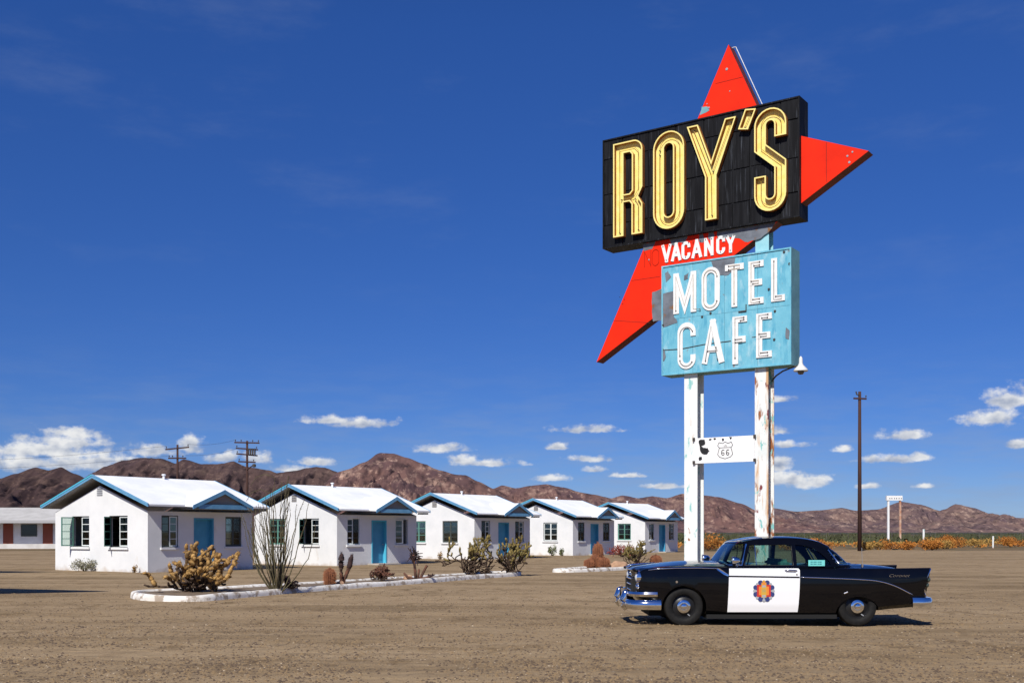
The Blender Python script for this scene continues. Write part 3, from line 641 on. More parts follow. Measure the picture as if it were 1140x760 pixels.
    for (ch, x0, x1, z0, z1, w_) in words:
        m = MB(); stroke_letter(ch, x0, x1, z0, z1, w_, yb, m, .022); lo = m.build('letter', whl, t)
        tb = MB(); y2 = yb-.042; ww = w_; a0, a1, b0, b1 = x0+w_/2, x1-w_/2, z0+w_/2, z1-w_/2
        lines = {'M': [[(a0, b0), (a0, b1), ((a0+a1)/2, b0+.12), (a1, b1), (a1, b0), (a1+.2, b0-.04)]], 'T': [[(a0, b1+.04), (a1, b1+.04), (a1, b1-.05), (a0, b1-.05)], [((a0+a1)/2, b1), ((a0+a1)/2, b0)]],
                 'E': [[(a1-.02, b1+.04), (a0, b1+.04), (a0, b0-.04), (a1-.02, b0-.04)], [(a1-.03, b1-.04), (a0+.08, b1-.04)], [(a0, (b0+b1)/2+.04), (a1-.05, (b0+b1)/2+.04), (a1-.05, (b0+b1)/2-.03), (a0+.05, (b0+b1)/2-.03)], [(a0+.05, b0+.04), (a1-.03, b0+.04)]],
                 'L': [[(a0, b1), (a0, b0-.03), (a1, b0-.03), (a1, b0+.05), (a0+.05, b0+.05)]], 'F': [[(a1, b1+.04), (a0, b1+.04), (a0, b0)], [(a1-.1, b1-.04), (a1, b1-.02)], [(a0, b0+.5), (a1-.05, b0+.5), (a1-.05, b0+.42), (a0, b0+.42)]],
                 'A': [[(a0+.02, b0), ((a0+a1)/2-.05, b1-.08), (a1-.1, b0+.02)], [(a0+.08, b0+.26), (a1-.1, b0+.26), (a1-.14, b0+.34)]],
                 'O': [arc((a0+a1)/2, b1-.2, (a1-a0)/2, 0, 180, 10)+arc((a0+a1)/2, b0+.2, (a1-a0)/2, 180, 350, 10)],
                 'C': [arc((a0+a1)/2, b1-.25, (a1-a0)/2, 20, 180, 10)+[(a0, b0+.3)], arc((a0+a1)/2, b0+.2, (a1-a0)/2, 190, 330, 8)]}[ch]
        for q in lines: tb.tube([(x, y2, z) for x, z in q], .0065, 5)
        tb.build('neon_tube', tubem if (z0 > 7.6 and ch in 'MOTE') else tubeb, lo)
        s = MB()
        for q in lines:
            for (x, z) in (q[0], q[-1]): s.lathe([(.016, yb-.02), (.016, y2-.006)], 8, (x, 0, z), 'y')
        tag(s.build('tube_socket', tubeb, lo), kind='stuff')
    patch(lb, [(-1.58, 8.3), (-1.1, 8.35), (-1.14, 7.9), (-1.2, 7.62), (-1.1, 7.45), (-1.56, 7.36)], -.306, primer)
    patch(lb, [(-.1, 9.07), (.62, 9.07), (.6, 8.7), (.42, 8.58), (.2, 8.6), (.0, 8.8)], -.306, primer)
    patch(lb, [(-1.5, 8.9), (-1.38, 8.95), (-1.3, 8.75), (-1.45, 8.62)], -.306, primer); patch(lb, [(-.9, 8.75), (-.75, 8.8), (-.78, 8.62), (-.9, 8.6)], -.306, primer)
    patch(lb, [(2.06, 7.0), (2.14, 6.9), (2.13, 6.65), (2.04, 6.7)], -.306, primer); patch(lb, [(-1.58, 6.85), (-1.5, 6.7), (-1.5, 6.45), (-1.58, 6.4)], -.306, primer)
    cr = MB(); cr.tube([(-1.55, -.305, 6.72), (-1.0, -.306, 6.7), (-.3, -.307, 6.76), (.5, -.306, 6.78)], .012, 5); cr.tube([(1.1, -.306, 6.82), (1.55, -.306, 6.84)], .008, 5); cr.build('conduit', tubeb, lb)
    bx = MB(); bx.box(.72, -.33, 7.53, .95, -.305, 7.56); bx.box(.93, -.33, 7.56, .95, -.305, 7.72); bx.build('bracket', tubeb, lb)
    for (x, z) in ((2.0, 8.98), (2.15, 8.65), (1.58, 8.05), (1.75, 7.45), (1.73, 6.7), (-.35, 7.53), (-1.55, 7.42), (-.1, 7.6)):
        c = MB(); c.lathe([(.035, -.3), (.03, -.325), (.001, -.325)], 8, (x, 0, z), 'y'); c.build('bolt', tubeb, lb)
    # VACANCY in white on the red, NO left dark
    adv = [('V', -1.64, -1.33), ('A', -1.34, -1.03), ('C', -1.02, -.75), ('A', -.71, -.40), ('N', -.33, -.05), ('C', .03, .29), ('Y', .30, .60)]
    for ch, x0, x1 in adv:
        m = MB(); stroke_letter(ch, x0, x1, 9.2, 9.70, .085, -.2, m, .025); lo = m.build('letter', whl, t)
        s = MB()
        for (x, z) in ((x0+.05, 9.66), (x1-.05, 9.66), ((x0+x1)/2, 9.26)): s.lathe([(.012, -.22), (.012, -.25)], 6, (x, 0, z), 'y')
        tag(s.build('tube_socket', tubeb, lo), kind='stuff')
    for ch, x0, x1 in (('N', -2.2, -1.98), ('O', -1.95, -1.73)):
        m = MB(); stroke_letter(ch, x0, x1, 9.16, 9.62, .014, -.2, m, .012); m.build('letter', mat('faded_red', (.42, .022, .008), .6, spec=.1), t)
    # plate with the route shield between the posts
    p = MB(); p.box(-.62, -.235, 3.5, 1.15, -.203, 4.2); pl = p.build('route_plate', mat('plate_white', (.80, .80, .79), .6, (.74, .74, .72), 4, patches=(((.03, .03, .035), 16, .735, .75, (1, 1, 1)),)), t)
    sh = [(.12, 4.05), (.22, 4.02), (.30, 4.06), (.38, 4.02), (.48, 4.05), (.52, 3.96), (.47, 3.90), (.50, 3.80), (.52, 3.72), (.46, 3.65), (.30, 3.60), (.14, 3.65), (.08, 3.72), (.10, 3.80), (.13, 3.90), (.08, 3.96)]
    k = MB(); k.ribbon(sh, .014, -.240, -.2352, True); k.ribbon([(.12, 3.905), (.48, 3.905)], .012, -.2405, -.2352); k.build('shield_outline', inkm, pl)
    for cx in (.235, .375):
        g = MB(); g.ribbon([(cx+.04, 3.84), (cx-.015, 3.84), (cx-.04, 3.80), (cx-.04, 3.735)]+arc(cx, 3.735, .036, 180, 500, 10), .018, -.2405, -.2352); g.build('digit', inkm, pl)
    def label_text(txt, size, loc, m, parent, ext=.001, shear=0., sx=1., name='lettering', off=0.):
        cu = bpy.data.curves.new(name, 'FONT'); cu.body = txt; cu.size = size; cu.extrude = ext; cu.shear = shear; cu.align_x = 'CENTER'; cu.offset = off
        o = bpy.data.objects.new(name, cu); C.objects.link(o); me = bpy.data.meshes.new_from_object(o); bpy.data.objects.remove(o)
        me.transform(Matrix.Translation(loc) @ Matrix.Rotation(R(90), 4, 'X') @ Matrix.Diagonal((sx, 1, 1, 1))); me.materials.clear(); me.materials.append(m)
        return link(name, me, parent)
    globals()['label_text'] = label_text
    label_text('US', .075, (.30, -.2372, 3.93), inkm, pl)
    for pts in ([(-.48, 4.12), (-.32, 4.15), (-.30, 4.02), (-.42, 3.98), (-.36, 3.9), (-.2, 3.93), (-.14, 3.82), (-.24, 3.72), (-.4, 3.76), (-.44, 3.88), (-.46, 4.0)], [(-.47, 3.66), (-.4, 3.68), (-.39, 3.6), (-.46, 3.58)], [(.2, 4.16), (.27, 4.15), (.24, 4.09)], [(.42, 4.19), (.5, 4.18), (.46, 4.12)], [(-.18, 4.16), (-.1, 4.17), (-.12, 4.12), (-.18, 4.12)], [(-.05, 4.17), (.02, 4.17), (.0, 4.14)]):
        patch(pl, pts, -.2355, inkm, 'paint_chip', 4, .05)
    for (x, z) in ((-.63, 4.17), (-.63, 3.53), (1.155, 4.17), (1.155, 3.53)):
        c = MB(); c.box(x-.035, -.26, z-.045, x+.035, -.236, z+.045); c.build('clamp', tubeb, pl)
    # gooseneck lamp
    g = MB(); g.tube([(1.5, .1, 5.66), (1.64, .06, 5.79), (1.85, .0, 5.89), (2.12, -.07, 5.95), (2.38, -.1, 6.0)], .022, 8); go = g.build('lamp_arm', tubeb, t)
    l = MB(); l.lathe([(.02, 6.22), (.045, 6.17), (.05, 6.05), (.07, 5.99), (.16, 5.90), (.19, 5.85), (.185, 5.83), (.0, 5.86)], 16, (2.38, -.1, 0), cap=False); l.build('lamp_shade', mat('enamel_white', (.62, .62, .60), .4), t, smooth=40)
    l = MB(); l.lathe([(.0, 5.74), (.06, 5.75), (.09, 5.80), (.08, 5.86)], 12, (2.38, -.1, 0), cap=False); l.build('bulb_globe', mat('globe_glass', (.12, .11, .09), .2), go, smooth=True)
sign()

# ------------------------------------------------------------------ the black and white patrol car
cblack = mat('car_black', (.002, .002, .003), .10, (.003, .003, .004), 3, coat=.5, spec=.12); splash(cblack, (.045, .034, .024), .36, .55)
cwhite = mat('car_white', (.80, .80, .80), .25, coat=.6)
chrome = mat('chrome', (.80, .81, .84), .09, metal=1.)
rubber = mat('tyre_rubber', (.009, .009, .009), .7, (.015, .014, .013), 20, spec=.2)
steelb = mat('wheel_black', (.012, .012, .013), .4)
under = mat('underbody', (.008, .008, .008), .9)
trim_in = mat('car_interior', (.10, .26, .24), .8, (.07, .20, .19), 3)
carglass = glass_mat()
def cr(P, x):   # monotone-ish interpolation of rows keyed by first column
    for i in range(len(P)-1):
        if x <= P[i+1][0] or i == len(P)-2:
            p0, p1, p2, p3 = P[max(i-1, 0)], P[i], P[i+1], P[min(i+2, len(P)-1)]
            h = p2[0]-p1[0]; t = max(0, min(1, (x-p1[0])/h)); out = []
            for k in range(1, len(p1)):
                m1 = (p2[k]-p0[k])/max(1e-6, p2[0]-p0[0])*h; m2 = (p3[k]-p1[k])/max(1e-6, p3[0]-p1[0])*h
                d = p2[k]-p1[k]
                if abs(d) < 1e-9: m1 = m2 = 0
                else:
                    m1 = 0 if m1*d < 0 else max(-3*abs(d), min(3*abs(d), m1)); m2 = 0 if m2*d < 0 else max(-3*abs(d), min(3*abs(d), m2))
                out.append((2*t**3-3*t**2+1)*p1[k]+(t**3-2*t**2+t)*m1+(-2*t**3+3*t**2)*p2[k]+(t**3-t**2)*m2)
            return out
def boolean(o, cutters, op='DIFFERENCE'):
    for c in cutters:
        md = o.modifiers.new('b', 'BOOLEAN'); md.operation = op; md.object = c; md.solver = 'EXACT'
    bpy.context.view_layer.update(); dg = bpy.context.evaluated_depsgraph_get(); dg.update()
    me = bpy.data.meshes.new_from_object(o.evaluated_get(dg)); old = o.data; o.modifiers.clear(); o.data = me
    for c in cutters: bpy.data.objects.remove(c)
def sharp(me, a): me.shade_smooth(); me.set_sharp_from_angle(angle=R(a))
def car():
    t = thing('police_car', 'black vintage two-door patrol car with white doors, tail fins and a round door emblem', 'car', (1.866, 20.0, 0))
    # body stations: x, half width, bottom, shoulder z, inner (beside hood) z, centre top z
    ST = [(.32, .79, .50, .90, .93, .955), (.37, .84, .42, .955, .975, .985), (.48, .89, .34, .985, .995, 1.01), (.7, .928, .28, 1.015, 1.025, 1.045), (1.06, .945, .22, 1.03, 1.05, 1.085), (1.5, .95, .20, 1.028, 1.06, 1.10), (1.85, .95, .17, 1.015, 1.05, 1.09),
          (2.4, .95, .16, 1.003, 1.03, 1.06), (3.0, .95, .16, .997, 1.02, 1.05), (3.6, .945, .16, .99, 1.0, 1.05), (4.0, .94, .18, .985, .965, 1.045), (4.4, .935, .26, .985, .93, 1.03), (4.8, .925, .30, .988, .90, .99), (5.05, .91, .32, .992, .86, .93), (5.14, .90, .34, .994, .84, .90)]
    xs = [.32+i*(5.14-.32)/90 for i in range(91)]
    mb = MB(); rows = []
    for x in xs:
        w, zb, zs, zi, zt = cr(ST, x)
        zsp = min(zs-.06, .80)
        half = [(0, zb), (w*.55, zb), (w*.88, zb+.01), (w*.965, zb+.07), (w*.99, zb+.2 if zb+.2 < .5 else .5+.3*(zb-.3)), (w, .62), (w*.997, zsp), (w*.985, zs-.045), (w*.965, zs-.012), (w*.935, zs), (w*.90, zs-.004 if x < 3.7 else zs-.012), (w*.84, zi*.6+zs*.4 if x < 3.7 else zi+.02), (w*.72, zi), (w*.5, zi*.4+zt*.6), (w*.25, zt-.008), (0, zt)]
        ring = [(x, -y, z) for y, z in half]+[(x, y, z) for y, z in half[1:-1]][::-1]
        rows.append(ring)
    n = len(rows[0])
    # rear edge of the fins slants back at the top
    for i, ring in enumerate(rows):
        k = max(0, (xs[i]-4.7)/.44); new = []
        for (x, y, z) in ring:
            up = max(0, (z-.60)/.39); dn = max(0, (.60-z)/.3)
            sh = .13*k*k*up*(1 if abs(y) > .6 else .2)+.04*k*dn
            fr = max(0, (.66-xs[i])/.34); bulge = .10*fr*fr*(1-(y/.85)**2)        # nose bows forward
            new.append((x+sh-bulge, y, z))
        mb.v += new
    for i in range(len(rows)-1):
        for j in range(n): mb.f.append((i*n+j, i*n+(j+1) % n, (i+1)*n+(j+1) % n, (i+1)*n+j))
    mb.f += [tuple(range(n))[::-1], tuple(range((len(rows)-1)*n, len(rows)*n))]
    body = mb.build('body', cblack, t)
    cut = []
    for (cx, rr, zc, kz) in ((1.06, .375, .315, 1.), (4.017, .38, .20, .80)):
        for s in (-1, 1):
            c = MB(); c.lathe([(rr, s*.62), (rr, s*1.2)], 40, (cx, 0, 0), 'y'); c.v = [(x, y, zc+z*kz) for x, y, z in c.v]; cut.append(c.build('cutter', under, t))
    boolean(body, cut); sharp(body.data, 32)
    for p_ in body.data.materials: pass
    # grille opening: dark recess with chrome bars
    g = MB(); g.box(.215, -.60, .50, .46, .60, .80); g.build('grille', under, t)
    for z, hw, r in ((.80, .66, .018), (.70, .62, .014), (.60, .60, .014)):
        b = MB(); b.tube([(.285+.0-.085*(1-(y/hw)**2), y, z-.02*abs(y)/hw) for y in [hw*(-1+2*i/14) for i in range(15)]], r, 8); b.build('grille_bar', chrome, t, smooth=True)
    # hood centre chrome and lip
    b = MB(); b.tube([(.18, 0, .97), (.26, 0, 1.015), (.45, 0, 1.035), (.68, 0, 1.06)], [.03, .025, .018, .006], 8); b.build('hood_ornament', chrome, t, smooth=True)
    b = MB(); b.tube([(.285-.10*(1-(y/.72)**2), y, .955-.03*(y/.72)**2) for y in [-.72+1.44*i/16 for i in range(17)]], .014, 6); b.build('hood_lip', chrome, t, smooth=True)
    # headlights with hooded chrome bezels
    for s in (-1, 1):
        h = MB(); c = (.285, s*.70, .825)
        h.lathe([(.105, .16), (.118, .02), (.112, -.02), (.09, -.005), (.085, .02)], 20, c, 'x', cap=False); ho = h.build('headlight_bezel', chrome, t, smooth=40)
        l = MB(); l.lathe([(.088, .012), (.07, -.02), (.035, -.036), (.001, -.04)], 18, c, 'x', cap=False); l.build('headlight_lens', mat('lens', (.55, .58, .6), .08, spec=.8), ho, smooth=True)
        br = MB(); br.tube([(.285, s*.80, .93), (.24, s*.77, .945), (.215, s*.70, .955), (.23, s*.62, .945)], [.02, .026, .028, .02], 8); br.build('headlight_brow', cblack, ho, smooth=True)
        pk = MB(); pk.lathe([(.055, .10), (.062, .0), (.04, -.03), (.001, -.035)], 14, (.295, s*.70, .665), 'x', cap=False); pk.build('parking_light', chrome, t, smooth=True)
    # front bumper: main blade wraps round, second rail above, guards
    def blade(path, prof, name, m=chrome):
        b = MB(); k = len(prof); pts = [Vector(p) for p in path]
        for i, p in enumerate(pts):
            tan = (pts[min(i+1, len(pts)-1)]-pts[max(0, i-1)]).normalized(); nrm = Vector((-tan.y, tan.x, 0))
            for (o, z) in prof: b.v.append(tuple(p+nrm*o+Vector((0, 0, z))))
        for i in range(len(pts)-1):
            for j in range(k): b.f.append((i*k+j, i*k+(j+1) % k, (i+1)*k+(j+1) % k, (i+1)*k+j))
        b.f += [tuple(range(k)), tuple(range((len(pts)-1)*k, len(pts)*k))[::-1]]
        return b.build(name, m, t, smooth=50)
    path = [(.66, -.965, .37), (.46, -.955, .37), (.30, -.93, .37), (.21, -.86, .37), (.16, -.75, .37), (.12, -.5, .37), (.09, 0, .37)]; path = path+[(x, -y, z) for x, y, z in path[:-1]][::-1]
    D = [(-.03, -.075), (.025, -.085), (.055, -.055), (.065, 0), (.05, .05), (.02, .078), (-.03, .07)]
    fb = blade(path, D, 'front_bumper')
    path2 = [(.60, -.955, .545), (.42, -.945, .545), (.27, -.90, .545), (.21, -.8, .545), (.17, -.62, .545), (.155, -.5, .545)]
    D2 = [(-.02, -.035), (.03, -.04), (.05, 0), (.03, .04), (-.02, .035)]
    blade(path2, D2, 'bumper_rail'); blade([(x, -y, z) for x, y, z in path2][::-1], D2, 'bumper_rail')
    for s in (-1, 1):
        for yy in (.55,):
            gd = MB(); gd.tube([(.12, s*yy, .27), (.07, s*yy, .34), (.06, s*yy, .43), (.10, s*yy, .56), (.16, s*yy, .60)], [.05, .065, .065, .055, .03], 10); gd.build('bumper_guard', chrome, t, smooth=True)
    # rear bumper
    pr = [(4.93, -.935, .40), (5.08, -.95, .40), (5.20, -.925, .40), (5.25, -.84, .40), (5.28, -.5, .40), (5.285, 0, .40)]; pr = pr+[(x, -y, z) for x, y, z in pr[:-1]][::-1]
    blade(pr, [(.03, -.085), (-.03, -.09), (-.055, -.05), (-.06, .04), (-.03, .09), (.03, .085)], 'rear_bumper')
    # tail lights in the fin ends
    for s in (-1, 1):
        e = MB(); e.tube([(5.265, s*.875, .985), (5.215, s*.88, .86), (5.15, s*.885, .73), (5.14, s*.885, .66), (5.17, s*.88, .57), (5.18, s*.87, .50)], [.012, .016, .016, .016, .016, .012], 8); e.build('fin_bezel', chrome, t, smooth=True)
        for z, x in ((.79, 5.19), (.70, 5.165)):
            l = MB(); l.lathe([(.05, -.05), (.05, .03), (.03, .055), (.001, .06)], 14, (x+.02, s*.84, z), 'x', cap=False); l.build('tail_light', mat('tail_lens', (.05, .07, .06), .15), t, smooth=True)
    # white doors (proud skins that follow the body side)
    def sidey(x, z):
        w, zb, zs, zi, zt = cr(ST, x); zsp = min(zs-.06, .80)
        P = [(w*.965, zb+.07), (w*.99, zb+.2), (w, .62), (w*.997, zsp), (w*.985, zs-.045), (w*.965, zs-.012), (w*.935, zs)]
        for (y0, z0), (y1, z1) in zip(P, P[1:]):
            if z <= z1: return y0+(y1-y0)*max(0, (z-z0)/(z1-z0))
        return P[-1][0]
    for s in (-1, 1):
        d = MB(); nx, nz = 16, 24; z0, z1 = .245, .985; off = .008
        for k in range(2):
            for j in range(nz+1):
                for i in range(nx+1):
                    z = z0+(z1-z0)*j/nz; xa = 1.822-.03*(1-j/nz); xb = 3.02-.035*(1-j/nz)**2
                    x = xa+(xb-xa)*i/nx
                    ro = .05
                    if j == nz and i == nx: x -= .02
                    d.v.append((x, s*(sidey(x, z)+(off if k == 0 else -.02)), z))
        m_ = (nx+1)*(nz+1)
        for j in range(nz):
            for i in range(nx):
                a = j*(nx+1)+i; d.f += [(a, a+1, a+nx+2, a+nx+1)]
                a += m_; d.f += [(a, a+nx+1, a+nx+2, a+1)]
        rim = [i for i in range(nx+1)]+[j*(nx+1)+nx for j in range(1, nz+1)]+[nz*(nx+1)+i for i in range(nx-1, -1, -1)]+[j*(nx+1) for j in range(nz-1, 0, -1)]
        for a, b in zip(rim, rim[1:]+rim[:1]): d.f.append((a, b, b+m_, a+m_))
        do = d.build('door', cwhite, t, smooth=40)
        st = MB(); st.tube([(x, s*(sidey(x, .856-.018*(x-1.8)/1.2)+.012), .856-.018*(x-1.8)/1.2) for x in [1.81+1.2*i/12 for i in range(13)]], .0115, 6); st.build('door_stripe', cblack, do)
        hd = MB(); yy = s*(sidey(2.8, .955)+.03); hd.tube([(2.76, yy-s*.02, .957), (2.78, yy, .957), (2.93, yy, .953), (2.97, yy-s*.015, .953)], [.01, .013, .015, .012], 8); hd.build('handle', chrome, do, smooth=True)
        lk = MB(); lk.lathe([(.014, -.006), (.014, .008)], 10, (2.965, s*(sidey(2.96, .88)+.012), .885), 'y'); lk.build('door_lock', chrome, do)
        # emblem
        ex, ez = 2.405, .605; ey = lambda q: s*(.958+q)
        def disc(r, q, m, name, par, cx=ex, cz=ez, nn=24):
            c = MB(); c.add([(cx+r*math.cos(2*math.pi*i/nn), ey(q), cz+r*math.sin(2*math.pi*i/nn)) for i in range(nn)], [tuple(range(nn))]); return c.build(name, m, par)
        navy = mat('emblem_navy', (.03, .045, .16), .5); grey = mat('emblem_silver', (.35, .36, .37), .5); redm = mat('emblem_red', (.50, .03, .02), .5); gold = mat('emblem_gold', (.55, .34, .05), .5); orng = mat('emblem_orange', (.70, .22, .03), .5)
        em = disc(.165, .002, grey, 'emblem', do)
        for a in range(8):
            an = R(22.5+45*a); disc(.045, .003+.0002*a, navy, 'emblem_lobe', em, ex+.147*math.cos(an), ez+.147*math.sin(an), 12)
        for a in range(8):
            an = R(45*a); disc(.026, .0048, gold if a == 2 else grey, 'emblem_lobe', em, ex+.158*math.cos(an), ez+.158*math.sin(an), 10)
        sg = MB()
        sq = lambda x0, x1, z0, z1, q, m: MB().quad((ex+x0, ey(q), ez+z0), (ex+x1, ey(q), ez+z0), (ex+x1, ey(q), ez+z1), (ex+x0, ey(q), ez+z1)).build('emblem_field', m, em)
        sq(-.118, .118, -.10, .105, .0052, redm); sq(-.085, -.03, -.07, .075, .0056, orng); sq(.03, .085, -.07, .075, .0056, orng); sq(-.042, .042, -.115, .13, .006, gold); sq(-.03, .03, .06, .10, .0064, grey); sq(-.03, .03, -.02, .03, .0064, mat('emblem_ochre', (.42, .30, .10), .5)); sq(-.03, .03, -.11, -.07, .0064, grey)
        star = []
        for a in range(10):
            rr = .05 if a % 2 == 0 else .022; an = R(90+36*a); star.append((ex+rr*math.cos(an), ey(.0068), ez+.125+rr*math.sin(an)))
        MB().add(star, [tuple(range(10))]).build('emblem_star', orng, em)
    # side chrome
    for s in (-1, 1):
        c = MB(); c.tube([(x, s*(sidey(x, z)+.004), z) for x, z in [(.46, .955), (.6, .975), (.9, .992), (1.3, .995), (1.62, .985)]], [.008, .011, .012, .012, .012], 6); c.build('fender_spear', chrome, t, smooth=True)
        c = MB(); q = [(1.60, .995), (1.66, .985), (1.815, .875), (1.80, .852), (1.72, .885), (1.62, .955)]; c.slab([(x, s*(sidey(x, z)+.012), z) for x, z in q], (0, -s*.02, 0)); c.build('fender_dart', chrome, t)
        q = [(3.03, .838), (3.4, .825), (3.8, .81), (4.1, .795), (4.32, .775), (4.5, .735), (4.68, .67), (4.86, .58), (4.95, .535)]
        c = MB(); c.tube([(x, s*(sidey(x, z)+.003), z) for x, z in [tuple([x_, cr(q, x_)[0]]) for x_ in [3.03+1.92*i/30 for i in range(31)]]], .011, 6); c.build('quarter_spear', chrome, t, smooth=True)
        m1 = MB(); m1.lathe([(.02, -.01), (.024, .012), (.001, .02)], 12, (1.0-.07, s*(sidey(.93, .755)+.003), .757), 'y' ); m1.build('side_marker', chrome, t)
        m1 = MB(); m1.tube([(3.77, s*.945, .56), (3.83, s*.95, .585)], .012, 6); m1.build('stone_shield', chrome, t)
    label_text('Coronet', .072, (4.70, -.934, .84), chrome, t, .0015, .45, 1.4, 'name_script', -.0012)
    # greenhouse: closed loft, hollowed, windows cut through
    GS = [(1.66, .60, .46, 1.03), (1.85, .80, .60, 1.25), (2.0, .85, .655, 1.42), (2.15, .865, .675, 1.475), (2.5, .875, .69, 1.525), (2.9, .875, .69, 1.53), (3.25, .87, .68, 1.50), (3.5, .855, .66, 1.43), (3.75, .82, .61, 1.28), (4.0, .74, .55, 1.06)]
    def gloft(scale_y, dz, x0=1.66, x1=4.0, base=1.0):
        m = MB(); N_ = 46; rr = []
        for i in range(N_+1):
            x = x0+(x1-x0)*i/N_; wb, wt, zt = cr(GS, max(1.66, min(4., x))); wb *= scale_y; wt *= scale_y; zt = max(base+.03, zt-dz)
            zc = zt-.035; zc = max(base+.015, zc)
            half = [(0, base), (wb, base), (wb+(wt-wb)*.33, base+(zc-base)*.4), (wb+(wt-wb)*.66, base+(zc-base)*.72), (wt+.015, base+(zc-base)*.92), (wt-.03, zc+.006), (wt*.8, zt-.012), (wt*.4, zt-.002), (0, zt)]
            rr.append([(x, -y, z) for y, z in half]+[(x, y, z) for y, z in half[1:-1]][::-1])
        k = len(rr[0]); m.v = [p for r_ in rr for p in r_]
        for i in range(N_):
            for j in range(k): m.f.append((i*k+j, i*k+(j+1) % k, (i+1)*k+(j+1) % k, (i+1)*k+j))
        m.f += [tuple(range(k))[::-1], tuple(range(N_*k, (N_+1)*k))]
        return m, k, N_
    roof = gloft(1, 0)[0].build('roof', cblack, t)
    inner = gloft(.95, .045, 1.60, 4.06, .9)[0].build('cutter', under, t)
    def prism(pts, y0=-1.2, y1=1.2): return MB().slab([(x, y0, z) for x, z in pts], (0, y1-y0, 0)).build('cutter', under, t)
    # door window, quarter window, wrap of the windscreen, screen and backlight openings
    dw = [(2.10, 1.035), (2.215, 1.375), (2.90, 1.39), (2.925, 1.37), (2.925, 1.035)]
    qw = [(2.99, 1.035), (2.99, 1.385), (3.15, 1.37), (3.30, 1.32), (3.42, 1.24), (3.56, 1.10), (3.58, 1.035)]
    wr = [(1.5, 1.035), (2.03, 1.035), (2.13, 1.40), (1.93, 1.415), (1.5, 1.41)]
    rw = [(3.70, 1.035), (3.53, 1.30), (3.62, 1.345), (4.2, 1.345), (4.2, 1.035)]
    boolean(roof, [inner, prism(dw), prism(qw), prism(wr), prism(rw)])
    sharp(roof.data, 30)
    # glass from a slightly smaller loft, split by place
    gm, k, N_ = gloft(.985, .012, 1.70, 3.97)
    parts = {'windscreen': [], 'rear_window': [], 'side_window': [], 'side_window_far': []}
    for i in range(N_):
        x = 1.70+(3.97-1.70)*(i+.5)/N_
        for j in range(k):
            f = (i*k+j, i*k+(j+1) % k, (i+1)*k+(j+1) % k, (i+1)*k+j); c = sum((Vector(gm.v[q]) for q in f), Vector())/4
            if c.z < 1.02: continue
            if x < 2.09: parts['windscreen'].append(f)
            elif x > 3.60: parts['rear_window'].append(f)
            elif abs(c.y) > .60 and c.z < 1.42: parts['side_window' if c.y < 0 else 'side_window_far'].append(f)
    for nm, fs in parts.items():
        used = sorted({q for f in fs for q in f}); ix = {q: n_ for n_, q in enumerate(used)}
        m = MB(); m.v = [gm.v[q] for q in used]; m.f = [tuple(ix[q] for q in f) for f in fs]; m.build(nm.replace('_far', ''), carglass, t, smooth=True)
    # chrome mouldings round the openings
    def gy(x, z, sc=1.0):
        wb, wt, zt = cr(GS, x); zc = zt-.035; u = max(0, min(1, (z-1.0)/(zc-1.0)/.95)); return (wb+(wt-wb)*u)*sc
    for s in (-1, 1):
        for nm, loop, r, cl in (('window_moulding', dw, .007, True), ('windscreen_pillar_trim', [(1.78, 1.035), (2.055, 1.035), (2.16, 1.395)], .016, False), ('vent_divider', [(2.30, 1.04), (2.30, 1.375)], .008, False), ('backlight_moulding', [(3.57, 1.30), (3.66, 1.17), (3.745, 1.04), (3.95, 1.04)], .013, False)):
            pts = loop+[loop[0]] if cl else loop; fine = []
            for (a, b), (c, d) in zip(pts, pts[1:]):
                for q in range(6): fine.append((a+(c-a)*q/6, b+(d-b)*q/6))
            fine.append(pts[-1])
            m = MB(); m.tube([(x, s*(gy(x, z)+.004), z) for x, z in fine], r, 6); m.build(nm, chrome if 'window_m' not in nm else steelb, roof)
    m = MB(); m.tube([(3.99-.0*(y/.5)**2, y, 1.06) for y in (-.6, -.4, -.2, 0, .2, .4, .6)], .012, 6); m.build('backlight_moulding', chrome, roof)
    # interior
    for x0, x1, zt in ((2.45, 2.95, 1.13), (3.35, 3.75, 1.10)):
        se = MB(); se.box(x0, -.66, .5, x1, .66, .72); se.box(x1-.18, -.66, .72, x1-.02, .66, zt); so_ = se.build('seat', trim_in, t)
        bm = bmesh.new(); bm.from_mesh(so_.data); bmesh.ops.bevel(bm, geom=bm.edges[:], offset=.05, segments=3, affect='EDGES'); bm.to_mesh(so_.data); bm.free()
    sw = MB(); c = Vector((2.22, -.36, 1.08)); sw.tube([c+Vector((.08*math.cos(a)*.6, .2*math.sin(a), .2*math.cos(a)*.85)) for a in [2*math.pi*i/20 for i in range(21)]], .012, 6); sw.build('steering_wheel', trim_in, t)
    ds = MB(); ds.box(1.8, -.7, .8, 2.02, .7, 1.03); ds.build('dashboard', trim_in, t)
    # card in the quarter window
    cd = MB(); cd.box(3.18, -.885, 1.025, 3.46, -.878, 1.125); co = cd.build('window_card', mat('card_teal', (.16, .58, .55), .6), t)
    for i in range(2):
        l = MB(); xx = 3.215
        for w in (.05, .07, .03, .05): l.box(xx, -.8865, 1.05+.035*i, xx+w*.8, -.8852, 1.068+.035*i); xx += w
        l.build('card_print', mat('card_ink', (.04, .22, .24), .6), co)
